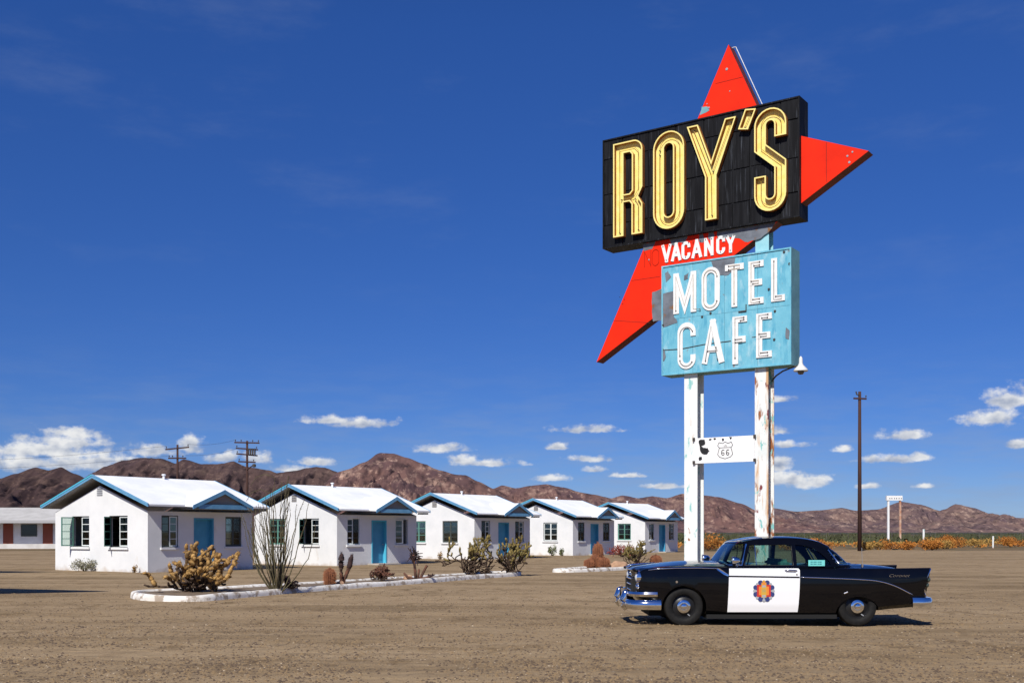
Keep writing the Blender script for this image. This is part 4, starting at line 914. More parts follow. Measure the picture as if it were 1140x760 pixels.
    # wheels
    for cx in (1.06, 4.017):
        for s in (-1, 1):
            wt_ = MB(); c = (cx, s*.80, .335)
            wt_.lathe([(.20, -s*.09), (.27, -s*.10), (.318, -s*.085), (.335, -s*.05), (.335, s*.05), (.318, s*.085), (.28, s*.10), (.235, s*.095), (.205, s*.075)], 40, c, 'y', cap=False)
            wo = wt_.build('wheel', rubber, t, smooth=40)
            rm = MB(); rm.lathe([(.208, s*.078), (.195, s*.055), (.185, s*.02), (.15, s*.03), (.11, s*.055), (.001, s*.06)], 32, c, 'y', cap=False); rm.build('rim', steelb, wo, smooth=40)
            hb = MB(); hb.lathe([(.118, s*.055), (.112, s*.078), (.085, s*.09), (.055, s*.088), (.045, s*.105), (.02, s*.112), (.001, s*.113)], 28, c, 'y', cap=False); hb.build('hubcap', chrome, wo, smooth=35)
            wv = MB(); wv.tube([(cx+.075, s*.845, .335-.135), (cx+.10, s*.895, .335-.16)], .012, 6); wv.build('valve', steelg, wo)
    ub = MB(); ub.box(.5, -.6, .16, 4.35, .6, .3); ub.box(1.45, -.9, .13, 3.66, .9, .2); ub.build('chassis', under, t)
    # spotlights, antenna
    for s, x in ((-1, 2.0), (1, 1.78)):
        c = (x-.07, s*.845, 1.115)
        sp = MB(); sp.lathe([(.02, .10), (.05, .075), (.068, .02), (.072, -.03), (.064, -.045), (.001, -.05)], 16, c, 'x', cap=False); so_ = sp.build('spotlight', chrome, t, smooth=50)
        st = MB(); st.tube([(x-.04, s*.845, 1.06), (x-.02, s*.845, 1.00), (x+.08, s*.83, .99)], .012, 6); st.build('spotlight_stem', chrome, so_)
    an = MB(); an.tube([(4.18, -.62, .96), (4.18, -.62, 1.05)], .02, 8); ao = an.build('antenna', chrome, t)
    a2 = MB(); a2.tube([(4.18, -.62, 1.05), (4.17, -.62, 1.33)], .0045, 5); a2.build('antenna_whip', steelg, ao)
car()

# ------------------------------------------------------------------ planting islands
def chaikin(P, n=2, closed=True):
    for _ in range(n):
        Q = []; k = len(P)
        for i in range(k if closed else k-1):
            a, b = Vector(P[i]), Vector(P[(i+1) % k]); Q += [a.lerp(b, .25), a.lerp(b, .75)]
        P = Q
    return [Vector(p) for p in P]
soilm = mat('island_soil', (.135, .095, .062), .95, (.20, .15, .10), 2.5, bump=.6, bscale=14, patches=(((.06, .045, .03), 9, .58, .7, (1, 1, 1)),))
def island(label, outline, kh=.14):
    P = chaikin([(x, y) for x, y in outline], 2); n = len(P); c = sum(P, Vector((0, 0)))/n
    # resample finely so that the kerb can be uneven
    Q = []
    for i in range(n):
        a, b = P[i], P[(i+1) % n]; m = max(1, int((b-a).length/.35))
        for j in range(m): Q.append(a.lerp(b, j/m))
    P = Q; n = len(P)
    t = thing('planter_island', label, 'planter', (c.x, c.y, 0))
    P = [p-c for p in P]
    area = sum(P[i].x*P[(i+1) % n].y-P[(i+1) % n].x*P[i].y for i in range(n))
    sgn = 1 if area > 0 else -1
    k = MB(); prof = [(0, -.1), (.012, .06), (.03, kh-.02), (.06, kh), (.15, kh), (.18, kh-.02), (.20, kh-.08)]
    for i in range(n):
        d = (P[(i+1) % n]-P[i-1]).normalized(); nn = Vector((-d.y, d.x))*sgn
        for (o, z) in prof:
            w = .014*fbm(P[i].x*2+z*9, P[i].y*2, o*20, 3); p = P[i]+nn*(o+w); k.v.append((p.x, p.y, z+(.022*fbm(P[i].x*.9, P[i].y*.9, 5+o*6, 4) if z > 0 else 0)))
    m = len(prof)
    for i in range(n):
        for j in range(m-1): k.f.append((i*m+j, ((i+1) % n)*m+j, ((i+1) % n)*m+j+1, i*m+j+1))
    k.build('kerb', concw, t, smooth=50)
    s = MB(); inner = []
    for i in range(n):
        d = (P[(i+1) % n]-P[i-1]).normalized(); nn = Vector((-d.y, d.x))*sgn; inner.append(P[i]+nn*.17)
    s.add([(p.x, p.y, kh-.05) for p in inner], [tuple(range(n))])
    s.build('soil', soilm, t)
    return t
I1 = [(-9.6, 28.3), (-9.2, 27.0), (-8.5, 26.05), (-7.2, 25.75), (-6.75, 26.9), (-6.17, 28.4), (-4.57, 31.75), (-2.81, 35.05), (-.9, 38.8), (.45, 41.4), (.2, 42.2), (-.7, 42.1), (-2.6, 38.9), (-4.6, 35.6), (-6.4, 32.4), (-8.1, 29.8), (-9.0, 29.2)]
island('white kerbed planting strip with the chollas and the ocotillo, in front of the first cabins', I1)
I2 = [(1.55, 45.2), (1.7, 44.3), (2.6, 44.6), (4.8, 47.4), (7.2, 50.8), (9.5, 54.3), (11.5, 57.4), (11.0, 58.4), (10.0, 58.0), (7.6, 54.6), (5.0, 51.0), (2.6, 47.2)]
island('white kerbed planting strip with barrel cacti, running behind the front of the patrol car', I2)

# ------------------------------------------------------------------ desert plants
chol_g = mat('cholla_golden', (.34, .19, .055), .85, (.46, .28, .095), 9, patches=(((.11, .062, .022), 7, .47, .62, (1, 1, 1)),))
chol_o = mat('cholla_olive', (.17, .135, .04), .85, (.30, .215, .065), 9, patches=(((.06, .048, .018), 7, .47, .62, (1, 1, 1)),))
chol_d = mat('cholla_stem', (.07, .042, .026), .9, (.045, .028, .018), 8)
chol_r = mat('dead_cactus', (.15, .06, .035), .9, (.06, .035, .025), 6)
dead_d = mat('dead_dark', (.045, .022, .020), .9, (.025, .014, .014), 6)
ocot = mat('ocotillo_cane', (.10, .085, .042), .9, (.06, .048, .027), 6, patches=(((.20, .15, .07), 5, .6, .7, (1, 1, .6)),))
barrm = mat('barrel_cactus', (.13, .045, .02), .85, (.20, .075, .03), 8)
barrs = mat('barrel_spines', (.34, .13, .055), .8)
rockm = mat('tan_rock', (.42, .26, .16), .9, (.34, .2, .12), 4, bump=.4, bscale=8)
def spines(mb, p, r, n, ln, ax=None):
    for _ in range(n):
        d = Vector((random.gauss(0, 1), random.gauss(0, 1), random.gauss(0, 1))).normalized(); q = p+d*r*.85
        s = d.cross(Vector((rnd(-1, 1), rnd(-1, 1), rnd(-1, 1)))).normalized()*ln*.10
        mb.add([q+s, q-s, q+d*ln], [(0, 1, 2)])
def joint(mb, a, b, r, sp, n=5, m=7, ln=.03, ns=3):
    pts = [a.lerp(b, i/(n-1)) for i in range(n)]; rad = [r*(.45+.55*math.sin(math.pi*(.12+.80*i/(n-1)))) for i in range(n)]
    mb.tube(pts, rad, m)
    for i in range(n): spines(sp, pts[i], rad[i], ns, ln)
SZ = .09
def cholla(name, label, x, y, lobes, jm, jr, jl, seed, pb=.5, thr=.5, dark=chol_d, cat='cactus', ln=.05, up=.25, wander=.35, cap=420, zlow=.3):
    """stems grow outward joint by joint; lobes: (cx, cy, rx, ry, h, number of stems)"""
    random.seed(seed); t = thing(name, label, cat, (x, y, SZ)); st = MB(); jo = MB(); sp = MB(); cnt = [0]
    for (cx, cy, rx, ry, h, ns) in lobes:
        cnt[0] = 0; st = MB()
        def e_of(p): return math.sqrt(((p.x-cx)/rx)**2+((p.y-cy)/ry)**2+(max(0, p.z)/h)**2)
        work = []
        for i in range(ns):
            a = 2*math.pi*i/ns+rnd(-.4, .4); f = rnd(.1, 1.1); d = Vector((math.cos(a)*f*rx/h, math.sin(a)*f*ry/h, rnd(.45, 1.1))).normalized(); work.append((Vector((cx*.35+rnd(-.1, .1)*rx, cy*.35+rnd(-.1, .1)*ry, -.03)), d, 0, rnd(.78, 1.08)))
        while work and cnt[0] < cap:
            p, d, g, lim = work.pop(random.randrange(len(work)))
            L_ = jl*rnd(.7, 1.2); q = p+d*L_
            if q.z < .04: q.z = .04+rnd(0, .05)
            e = e_of(q)
            if e > lim: continue
            cnt[0] += 1
            if e < thr or q.z < zlow*h*(.6+.8*random.random()): st.tube([p, p.lerp(q, .5)+Vector((rnd(-.01, .01), rnd(-.01, .01), 0)), q], [jr*.62, jr*.55, jr*.5], 6)
            else: joint(jo, p, q+d*jr*.5, jr*rnd(.8, 1.15), sp, 5, 6, ln, 3)
            for k in range(1+(random.random() < pb)+(random.random() < pb*.35)):
                o = Vector(((q.x-cx)/rx, (q.y-cy)/ry, .4)); o = o.normalized() if o.length > .01 else o
                nd_ = (d*.8+o*.18+Vector((random.gauss(0, wander), random.gauss(0, wander), random.gauss(up*.5, wander)))*(1. if k == 0 else 1.9)).normalized()
                work.append((q, nd_, g+1, lim*rnd(.95, 1.04)))
        tag(st.build('stem', dark, t, smooth=True), kind='stuff')
    tag(jo.build('joints', jm, t, smooth=True, fix=False), kind='stuff'); tag(sp.build('spines', jm, t, fix=False), kind='stuff')
    return t
cholla('cholla_cactus', 'golden fat-jointed cholla at the left end of the planting strip', -7.98, 28.4, [(-.62, 0, .95, .7, 1.65, 8), (.05, .05, .95, .7, 1.5, 9), (.95, -.1, .75, .5, .85, 8)], chol_g, .047, .118, 6, .42, .50, ln=.06, cap=260, wander=.40, zlow=.2).scale = (1.2, 1.15, 1.08)
cholla('cholla_cactus', 'olive-green cholla leaning left of its taller neighbour, before the middle cabin', -1.45, 40.2, [(-.3, 0, 1.15, .6, 1.55, 9), (.30, 0, .6, .5, 2.0, 5)], chol_o, .036, .15, 12, .55, .58, ln=.06, up=.3, cap=240, wander=.42, zlow=.42)
cholla('cholla_cactus', 'tall open-branched cholla at the right end of the first planting strip', -.12, 41.0, [(.0, 0, 1.0, .6, 2.05, 10), (.5, 0, .6, .4, 1.4, 5)], chol_o, .035, .15, 29, .55, .58, ln=.06, up=.4, cap=220, wander=.40, zlow=.42)
cholla('shrub', 'spreading dry shrub of thorny twigs beside the barrel cactus clump', 5.5, 49.4, [(0, 0, 1.25, .7, 1.3, 14)], chol_o, .024, .12, 31, .55, .55, cat='shrub', ln=.05, cap=520)
cholla('dry_shrub', 'low dark thorny shrub between the burnt cactus stumps and the dead branching cactus', -4.05, 34.9, [(0, 0, .56, .45, .54, 10)], chol_r, .024, .10, 41, .6, .35, cat='shrub', ln=.035, cap=300, wander=.5)
cholla('dry_shrub', 'small dark dead clump at the foot of the ocotillo', -5.85, 29.4, [(0, 0, .34, .3, .45, 6)], dead_d, .026, .09, 47, .6, .3, cat='shrub', ln=.03, cap=120, wander=.5)

def ocotillo(x, y):
    random.seed(5); t = thing('ocotillo', 'tall ocotillo with many thin leafless canes fanning out before the second cabin', 'ocotillo', (x, y, SZ))
    for i in range(40):
        a = rnd(0, 2*math.pi); f = rnd(.12, 1.)**.75; h = rnd(1.5, 2.6) if f > .55 else rnd(2.2, 3.25)
        sx_ = 1.05 if math.cos(a) > 0 else 1.0; top = Vector((math.cos(a)*f*sx_, math.sin(a)*f*.8, h*(1-.12*f))); b = Vector((math.cos(a)*.09*f+rnd(-.05, .05), math.sin(a)*.08*f, -.05)); pts = []
        bend = Vector((math.cos(a), math.sin(a), 0))*rnd(-.06, .34)*f; K = 10; jx, jy = 0., 0.
        for k in range(K+1):
            u = k/K; jx += random.gauss(0, .022); jy += random.gauss(0, .022); pts.append(b.lerp(top, u)+bend*math.sin(math.pi*u**.8)+Vector((jx, jy, 0))*min(1, 2*u))
        if i in (3, 9): pts += [pts[-1]+Vector((-.25, 0, .10)), pts[-1]+Vector((-.48, 0, .02)), pts[-1]+Vector((-.62, 0, -.2))]
        n_ = len(pts); m = MB(); r = rnd(.010, .0165); m.tube(pts, [r*(1.3-.95*q/n_) for q in range(n_)], 5)
        if random.random() < .45:
            q = random.randrange(3, K-2); d = Vector((math.cos(a+rnd(-1.2, 1.2))*.35, math.sin(a)*.3, rnd(.4, .8)))*rnd(.5, 1.1); m.tube([pts[q], pts[q]+d*.5+Vector((rnd(-.04, .04), 0, .03)), pts[q]+d], [r*.8, r*.6, r*.35], 5)
        for k in range(1, n_):
            for _ in range(5):
                q = pts[k-1].lerp(pts[k], random.random()); d = Vector((rnd(-1, 1), rnd(-1, 1), rnd(-.3, .8))).normalized(); s = Vector((0, 0, .006)); m.add([q+s, q-s, q+d*.045], [(0, 1, 2)])
        m.build('cane', ocot, t, fix=False)
    random.seed(9)
ocotillo(-6.05, 28.9)
def barrel(label, x, y, r, h, z=SZ, ribs=18, seed=1, group=None, tilt=0):
    random.seed(seed); t = thing('barrel_cactus', label, 'cactus', (x, y, z), 0, group); t.rotation_euler = (0, tilt, rnd(0, 3)); m = MB(); n = ribs*2; rows = 12; sp = MB()
    for i in range(rows+1):
        u = i/rows; zz = h*u; rr = r*min(1, math.sqrt(max(0, 1-max(0, (u-.55)/.45)**2)))*(.82+.18*min(1, u*5)); rr = max(rr, .012)
        for j in range(n):
            k = rr*(1.0 if j % 2 == 0 else .86); a = math.pi*2*j/n; m.v.append((k*math.cos(a), k*math.sin(a), zz))
            if j % 2 == 0 and i:
                for _ in range(2):
                    d = Vector((math.cos(a)+rnd(-.7, .7), math.sin(a)+rnd(-.7, .7), rnd(-.4, .9))).normalized(); p = Vector((k*math.cos(a), k*math.sin(a), zz+rnd(-.5, .5)*h/rows)); s = Vector((0, 0, .006)); sp.add([p+s, p-s, p+d*.06], [(0, 1, 2)])
    for i in range(rows):
        for j in range(n): m.f.append((i*n+j, i*n+(j+1) % n, (i+1)*n+(j+1) % n, (i+1)*n+j))
    m.f.append(tuple(range(rows*n, (rows+1)*n)))
    m.build('body', barrm, t, fix=False); tag(sp.build('spines', barrs, t, fix=False), kind='stuff')
barrel('single upright barrel cactus beside the two burnt cactus stumps', -5.25, 32.35, .165, .47, seed=2)
barrel('tall column-shaped barrel cactus rising behind the round ones', 3.72, 48.6, .24, 1.06, seed=3)
for k, (x, r, h, y, lb) in enumerate(((3.28, .2, .36, 47.9, 'leftmost small round barrel cactus of the clump'), (3.55, .2, .55, 48.15, 'middle round barrel cactus in front of the tall column'), (3.92, .24, .44, 47.9, 'largest round barrel cactus at the right of the clump'))):
    barrel(lb, x, y, r, h, seed=5+k, group='barrel cacti in the second planting strip')
barrel('reddish barrel cactus half hidden at the right side of the dry shrub', 6.42, 50.1, .26, .50, seed=9)
def rock(x, y, sx, sy, sz, label, name='rock', m=rockm, z=SZ):
    bm = bmesh.new(); bmesh.ops.create_icosphere(bm, subdivisions=3, radius=1)
    for v in bm.verts:
        n = 1+.35*fbm(v.co.x*1.3+x, v.co.y*1.3, v.co.z*1.3, 3); v.co = Vector((v.co.x*sx*n, v.co.y*sy*n, max(-.1, v.co.z)*sz*n))
    me = bpy.data.meshes.new(name); bm.to_mesh(me); bm.free(); me.materials.append(m); me.shade_smooth(); me.set_sharp_from_angle(angle=R(25))
    o = link(name, me); o.location = (x, y, z); return tag(o, label, 'rock')
rock(4.55, 48.2, .42, .3, .26, 'tan boulder to the right of the barrel cactus clump')
rock(-5.0, 32.7, .13, .12, .09, 'small orange stone at the foot of the burnt stumps', m=rockm)
rock(-3.35, 36.15, .15, .12, .14, 'small orange stone under the dead branching cactus', m=rockm)
def stump(label, x, y, pts, rad, seed):
    random.seed(seed); t = thing('cactus_stump', label, 'cactus', (x, y, SZ)); m = MB(); sp = MB()
    P = [Vector(p) for p in pts]; F = []; Rr = []
    for i in range(len(P)-1):
        for k in range(4): F.append(P[i].lerp(P[i+1], k/4)+Vector((rnd(-.008, .008), rnd(-.008, .008), 0))); Rr.append((rad[i]+(rad[i+1]-rad[i])*k/4)*rnd(.85, 1.15))
    F.append(P[-1]); Rr.append(rad[-1]); m.tube(F, Rr, 8)
    top = P[-1].z
    for p, r in zip(F, Rr):
        if p.z > top*.45: spines(sp, p, r, 14, .05)
    zz = [v for v in m.v]
    lo = MB(); lo.tube(F[:len(F)//2+1], [r*1.002 for r in Rr[:len(F)//2+1]], 8); lo.build('bare_stem', chol_r, t, smooth=True)
    up = MB(); up.tube(F[len(F)//2:], Rr[len(F)//2:], 8); up.build('burnt_top', dead_d, t, smooth=True); tag(sp.build('spines', dead_d, t, fix=False), kind='stuff')
stump('taller left one of two burnt cactus stumps, standing straight', -4.98, 32.75, [(0, 0, -.05), (.0, 0, .25), (.0, 0, .42), (-.01, 0, .55), (.0, 0, .74), (.01, 0, .92)], [.06, .055, .05, .085, .09, .02], 3)
stump('right one of two burnt cactus stumps, leaning to the right', -4.88, 32.85, [(-.1, 0, -.05), (-.02, 0, .15), (.08, 0, .40), (.12, 0, .52), (.17, 0, .72), (.2, 0, .86)], [.05, .055, .05, .075, .085, .02], 4)
def dead_branching(x, y):
    random.seed(14); t = thing('dead_cactus', 'dead branching cactus with a dark twiggy head, right of the low thorny shrub', 'cactus', (x, y, SZ)); m = MB(); h = MB()
    m.tube([(0, 0, -.05), (-.02, 0, .3), (-.06, 0, .62), (-.07, 0, .8)], [.05, .045, .04, .035], 7)
    m.tube([(.05, 0, -.03), (.08, 0, .15), (.10, 0, .34)], [.045, .04, .035], 7); m.tube([(.1, 0, -.03), (.2, 0, .16), (.32, 0, .40), (.36, 0, .46)], [.05, .045, .04, .05], 7)
    m.tube([(-.05, 0, .0), (-.25, 0, .07), (-.38, 0, .22)], [.06, .05, .03], 7); m.tube([(.1, 0, .02), (.35, .0, .06), (.5, 0, .14)], [.05, .045, .04], 7)
    m.build('stem', chol_r, t, smooth=True)
    for _ in range(46):
        a = Vector((-.07+rnd(-.05, .05), rnd(-.05, .05), rnd(.6, .85))); d = Vector((random.gauss(0, .5), random.gauss(0, .4), random.gauss(.3, .5))).normalized(); b = a+d*rnd(.12, .34); h.tube([a, a.lerp(b, .5)+Vector((rnd(-.03, .03), 0, rnd(-.02, .03))), b], [.014, .017, .012], 5)
    for _ in range(10):
        a = Vector((.48+rnd(-.05, .05), rnd(-.05, .05), .13)); d = Vector((random.gauss(0, .6), random.gauss(0, .4), random.gauss(.3, .5))).normalized(); h.tube([a, a+d*rnd(.06, .14)], [.022, .018], 5)
    tag(h.build('twigs', dead_d, t, fix=False), kind='stuff')
dead_branching(-3.05, 35.6)

# loose brush
def brush(name, label, loc, rx, ry, h, m, n, seed, cat='shrub', group=None, leaf_=.05, stemm=chol_d):
    random.seed(seed); t = thing(name, label, cat, loc, 0, group); s = MB(); f = MB()
    for i in range(max(7, n//50)):
        a = rnd(0, 6.28); r = math.sqrt(random.random()); top = Vector((math.cos(a)*rx*r, math.sin(a)*ry*r, h*rnd(.55, 1.)*(1-.35*r*r))); s.tube([(rnd(-.05, .05), rnd(-.05, .05), -.03), top*.5+Vector((rnd(-.05, .05), 0, .03)), top], [.014, .01, .004], 4)
    lob = [(rnd(-.65, .65)*rx, rnd(-.6, .6)*ry, h*rnd(.25, .7), rnd(.3, .5)) for _ in range(9)]
    for i in range(n):
        L_ = random.choice(lob); d = Vector((random.gauss(0, 1), random.gauss(0, 1), random.gauss(0, 1))).normalized()*(random.random()**.4)
        p = Vector((L_[0]+d.x*rx*L_[3], L_[1]+d.y*ry*L_[3], max(.02, L_[2]+d.z*h*L_[3]))); a = Vector((rnd(-1, 1), rnd(-1, 1), rnd(-.2, 1.2))).normalized()*leaf_*rnd(.6, 1.5); b = a.cross(Vector((rnd(-1, 1), rnd(-1, 1), rnd(-1, 1)))).normalized()*leaf_*.3
        f.add([p-b, p+b, p+a], [(0, 1, 2)])
    s.build('stem', stemm, t); tag(f.build('foliage', m, t, fix=False), kind='stuff'); return t
rust_l = mat('rabbitbrush_orange', (.36, .125, .016), .9, (.46, .19, .035), 1.5); gold_l = mat('dry_gold', (.40, .24, .06), .9, (.30, .17, .04), 1.2); green_l = mat('sage_green', (.17, .19, .075), .9, (.11, .13, .05), 1.5); redl = mat('red_brush', (.24, .045, .028), .9); grey_l = mat('grey_brush', (.26, .25, .17), .9, (.18, .17, .10), 3)
brush('brush', 'small grey-green brush against the gable wall under the left open window', (-17.45, 45.9, 0), .62, .3, .55, grey_l, 700, 61, leaf_=.07)
brush('brush', 'tiny dry tuft at the right foot of the first gable wall', (-14.9, 44.25, 0), .14, .1, .32, gold_l, 120, 62, leaf_=.06)
brush('red_brush', 'dark red bush at the foot of the right-hand cabins, behind the dry shrub', (7.1, 72.0, 0), 1.0, .7, .85, redl, 900, 63, leaf_=.1)
brush('brush', 'pale green bush beside the door of the middle cabin', (.55, 66.0, 0), .5, .4, .62, mat('pale_green', (.28, .32, .10), .9), 600, 64, leaf_=.08)
brush('brush', 'left of two small green tufts under the white-barred gable window', (2.7, 75.8, 0), .34, .26, .72, green_l, 360, 65, leaf_=.1)
brush('brush', 'right of two small green tufts under the white-barred gable window', (3.35, 75.5, 0), .18, .18, .5, green_l, 200, 66, leaf_=.1)
brush('brush', 'rusty dry bush at the far corner of the last cabin', (17.4, 99.5, 0), 1.6, 1.2, 1.5, rust_l, 900, 67, leaf_=.16)
brush('brush', 'thin straw tuft under the middle cabin gable wall', (-4.2, 65.6, 0), .2, .2, .45, gold_l, 150, 68, leaf_=.08)
BR = [(22.0, 103, 1.9, 1.7), (25.6, 101, 1.6, 1.4), (28.1, 102.5, 1.3, 1.6), (31.9, 100.5, 1.6, 1.2), (34.6, 101.6, 1.9, 1.5), (38.0, 101.5, 1.4, 1.4), (41.2, 109, 1.8, 1.7), (43.0, 112, 1.7, 1.8), (46.3, 118, 1.7, 1.9), (50.6, 121, 2.0, 1.5), (55.0, 124, 1.6, 1.7), (58.9, 127, 2.0, 1.4), (20.3, 103, 2.0, 1.5), (18.4, 105, 1.7, 1.5)]
where = ['behind the hood of the patrol car, right of the left sign post', 'seen above the car roof between the sign posts', 'just left of the bare pole', 'just right of the bare pole', 'before the left leg of the white sign frame', 'before the right leg of the white sign frame', 'right of the white sign frame', 'second to the right of the white sign frame', 'left of the pale gap in the brush line', 'in the middle of the far right brush line', 'on the right side of the far brush line', 'at the right edge of the picture', 'near the left sign post behind the car', 'left of the left sign post']
for i, (x, y, r, h) in enumerate(BR): brush('orange_brush', 'orange-brown desert bush '+where[i], (x, y, 0), r, r*.7, h*.62, rust_l if i % 3 else gold_l, 1300, 100+i, group='orange bushes along the edge of the lot', leaf_=.15)
def scrub_field():
    random.seed(77); layers = {'dry_scrub': (gold_l, [], 135, 380, 2600, .42), 'creosote_scrub': (mat('creosote', (.07, .075, .03), .9, (.045, .05, .022), .3), [], 150, 1500, 8000, .95), 'rust_scrub': (rust_l, [], 112, 240, 700, .5)}
    for nm, (m, _, y0, y1, n, h) in layers.items():
        mb = MB()
        for i in range(n):
            u = random.random(); y = 1/(1/y1+(1/y0-1/y1)*u); x = rnd(-.52, .56)*y
            if y < 125 and x < 16: continue
            s = h*rnd(.5, 1.3)
            for k in range(7):
                p = Vector((x+random.gauss(0, .45)*s, y+random.gauss(0, .45)*s, rnd(0, .5)*s)); a = Vector((rnd(-.6, .6), rnd(-.4, .4), rnd(.3, 1)))*s*.6; b = Vector((rnd(.3, 1), rnd(-.5, .5), rnd(-.3, .3)))*s*.34; mb.add([p-b, p+b, p+a], [(0, 1, 2)])
        tag(mb.build(nm, m, fix=False), {'dry_scrub': 'straw-coloured dry grass clumps covering the desert beyond the lot', 'creosote_scrub': 'dark green creosote scrub covering the far desert floor', 'rust_scrub': 'scattered low rust-coloured scrub beyond the lot'}[nm], 'scrub', kind='stuff')
scrub_field()

# ------------------------------------------------------------------ poles, wires, distant sign frame
def pole(label, x, y, h, arms, r=.16, extra=None, yaw=0):
    t = thing('utility_pole', label, 'utility pole', (x, y, -.1), yaw); m = MB(); m.tube([(0, 0, 0), (0, 0, h*.5), (0, 0, h)], [r, r*.85, r*.68], 10); m.build('pole_shaft', woodp, t, smooth=True)
    for (z, w, tilt, ins) in arms:
        a = MB(); a.slab([(-w/2, -.16, z-.07-tilt), (w/2, -.16, z-.07+tilt), (w/2, -.16, z+.07+tilt), (-w/2, -.16, z+.07-tilt)], (0, .12, 0)); ao = a.build('crossarm', woodp, t)
        for u in ins:
            b = MB(); b.lathe([(.02, z+.05+tilt*2*u/w), (.02, z+.16+tilt*2*u/w), (.06, z+.17+tilt*2*u/w), (.07, z+.24+tilt*2*u/w), (.03, z+.30+tilt*2*u/w)], 8, (u, -.1, 0)); b.build('insulator', tubeb, ao)
    if extra: extra(t)
    return t
pole('brown utility pole with two crossarms rising behind the first cabin roof', -35.6, 119.5, 11.0, [(10.6, 2.5, .12, (-1.15, 1.15)), (9.55, 1.9, .0, (-.85, .6, -.5))], .15)
def gear(t):
    m = MB(); m.tube([(0, -.1, 8.2), (.5, -.1, 8.55), (.7, -.1, 8.55)], .07, 6); m.build('brace', woodp, t)
    c = MB(); c.lathe([(.14, 8.45), (.2, 8.5), (.2, 8.72), (.1, 8.8)], 10, (.75, -.1, 0)); c.build('fuse_box', tubeb, t)
    for u in (.2, .42, .64, .86):
        c = MB(); c.lathe([(.07, 9.75), (.09, 9.8), (.09, 10.35), (.04, 10.4)], 8, (u, -.25, 0)); c.build('switch', tubeb, t)
pole('utility pole with four crossarms and switchgear behind the gap between the first two cabins', -27.6, 117, 11.2, [(11.0, 2.6, -.03, (-1.2, -.6, .6, 1.2)), (10.35, 2.3, -.08, (-1.05, 1.0)), (9.75, 2.2, -.1, (-1.,)), (9.0, 1.8, -.04, (-.8, .7))], .16, gear)
pole('bare reddish-brown pole without wires, right of the motel sign', 29.49, 95.24, 13.6, [(13.0, 1.1, -.02, (.5,))], .18, lambda t: MB().tube([(-.05, -.1, 13.3), (-.28, -.1, 13.35), (-.34, -.1, 13.6)], .06, 6).build('hook', tubeb, t))
def wire(a, b, sag, label):
    a, b = Vector(a), Vector(b); m = MB(); m.tube([a.lerp(b, i/14)-Vector((0, 0, sag*4*(i/14)*(1-i/14))) for i in range(15)], .011, 4); tag(m.build('power_line', tubeb), label, 'cable', 'power lines on the left')
wire((-36.75, 119.4, 10.75), (-95, 128, 10.6), 1.4, 'thin upper power line running left from the two-armed pole')
wire((-36.4, 119.4, 9.7), (-95, 128, 9.4), 1.2, 'thin lower power line running left from the two-armed pole')
wire((-34.5, 119.4, 10.95), (-28.8, 117, 11.2), .25, 'thin upper power line between the two wooden poles')
wire((-34.8, 119.4, 9.75), (-28.65, 117, 10.3), .25, 'thin lower power line between the two wooden poles')
def frame():
    t = thing('sign_frame', 'white empty sign frame of two posts and a top box beyond the lot', 'sign frame', (56.7, 166.67, 0)); w = mat('frame_white', (.74, .74, .72), .7)
    fr_ = mat('frame_rusty', (.55, .40, .30), .8, (.35, .12, .05), 1.2)
    MB().box(-.98, -.1, -.1, -.70, .18, 6.55).build('post', w, t); MB().box(.78, -.1, -.1, 1.05, .18, 6.55).build('post', fr_, t)
    MB().box(-1.15, -.2, 6.3, 1.2, .28, 7.0).build('top_box', w, t); k = MB()
    for x in (-.75, -.45, -.05, .25, .62, .95): k.box(x, -.215, 6.52, x+.14, -.2015, 6.66)
    k.build('marks', tubeb, t)
frame()
tag(MB().tube([(55.0, 150, -.1), (55.0, 150, 2.0)], .14, 8).build('marker_post', postw), 'short white marker post in the brush just right of the white sign frame', 'post')
tag(MB().tube([(49.7, 116, -.1), (49.7, 116, 1.2)], .09, 8).build('marker_post', postw), 'small white post in front of the brush near the right edge', 'post')
def mesh_fence():
    t = thing('wire_fence', 'long thin wire fence across the desert on the right', 'fence', (60, 175, 0)); m = mat('fence_steel', (.12, .11, .10), .7)
    for i in range(26): MB().tube([(-28+i*3.4, 0, -.1), (-28+i*3.4, 0, 1.5)], .03, 5).build('post', m, t)
    for z in (.5, 1., 1.4): MB().tube([(-28, 0, z), (57, 0, z)], .008, 4).build('wire', m, t)
mesh_fence()

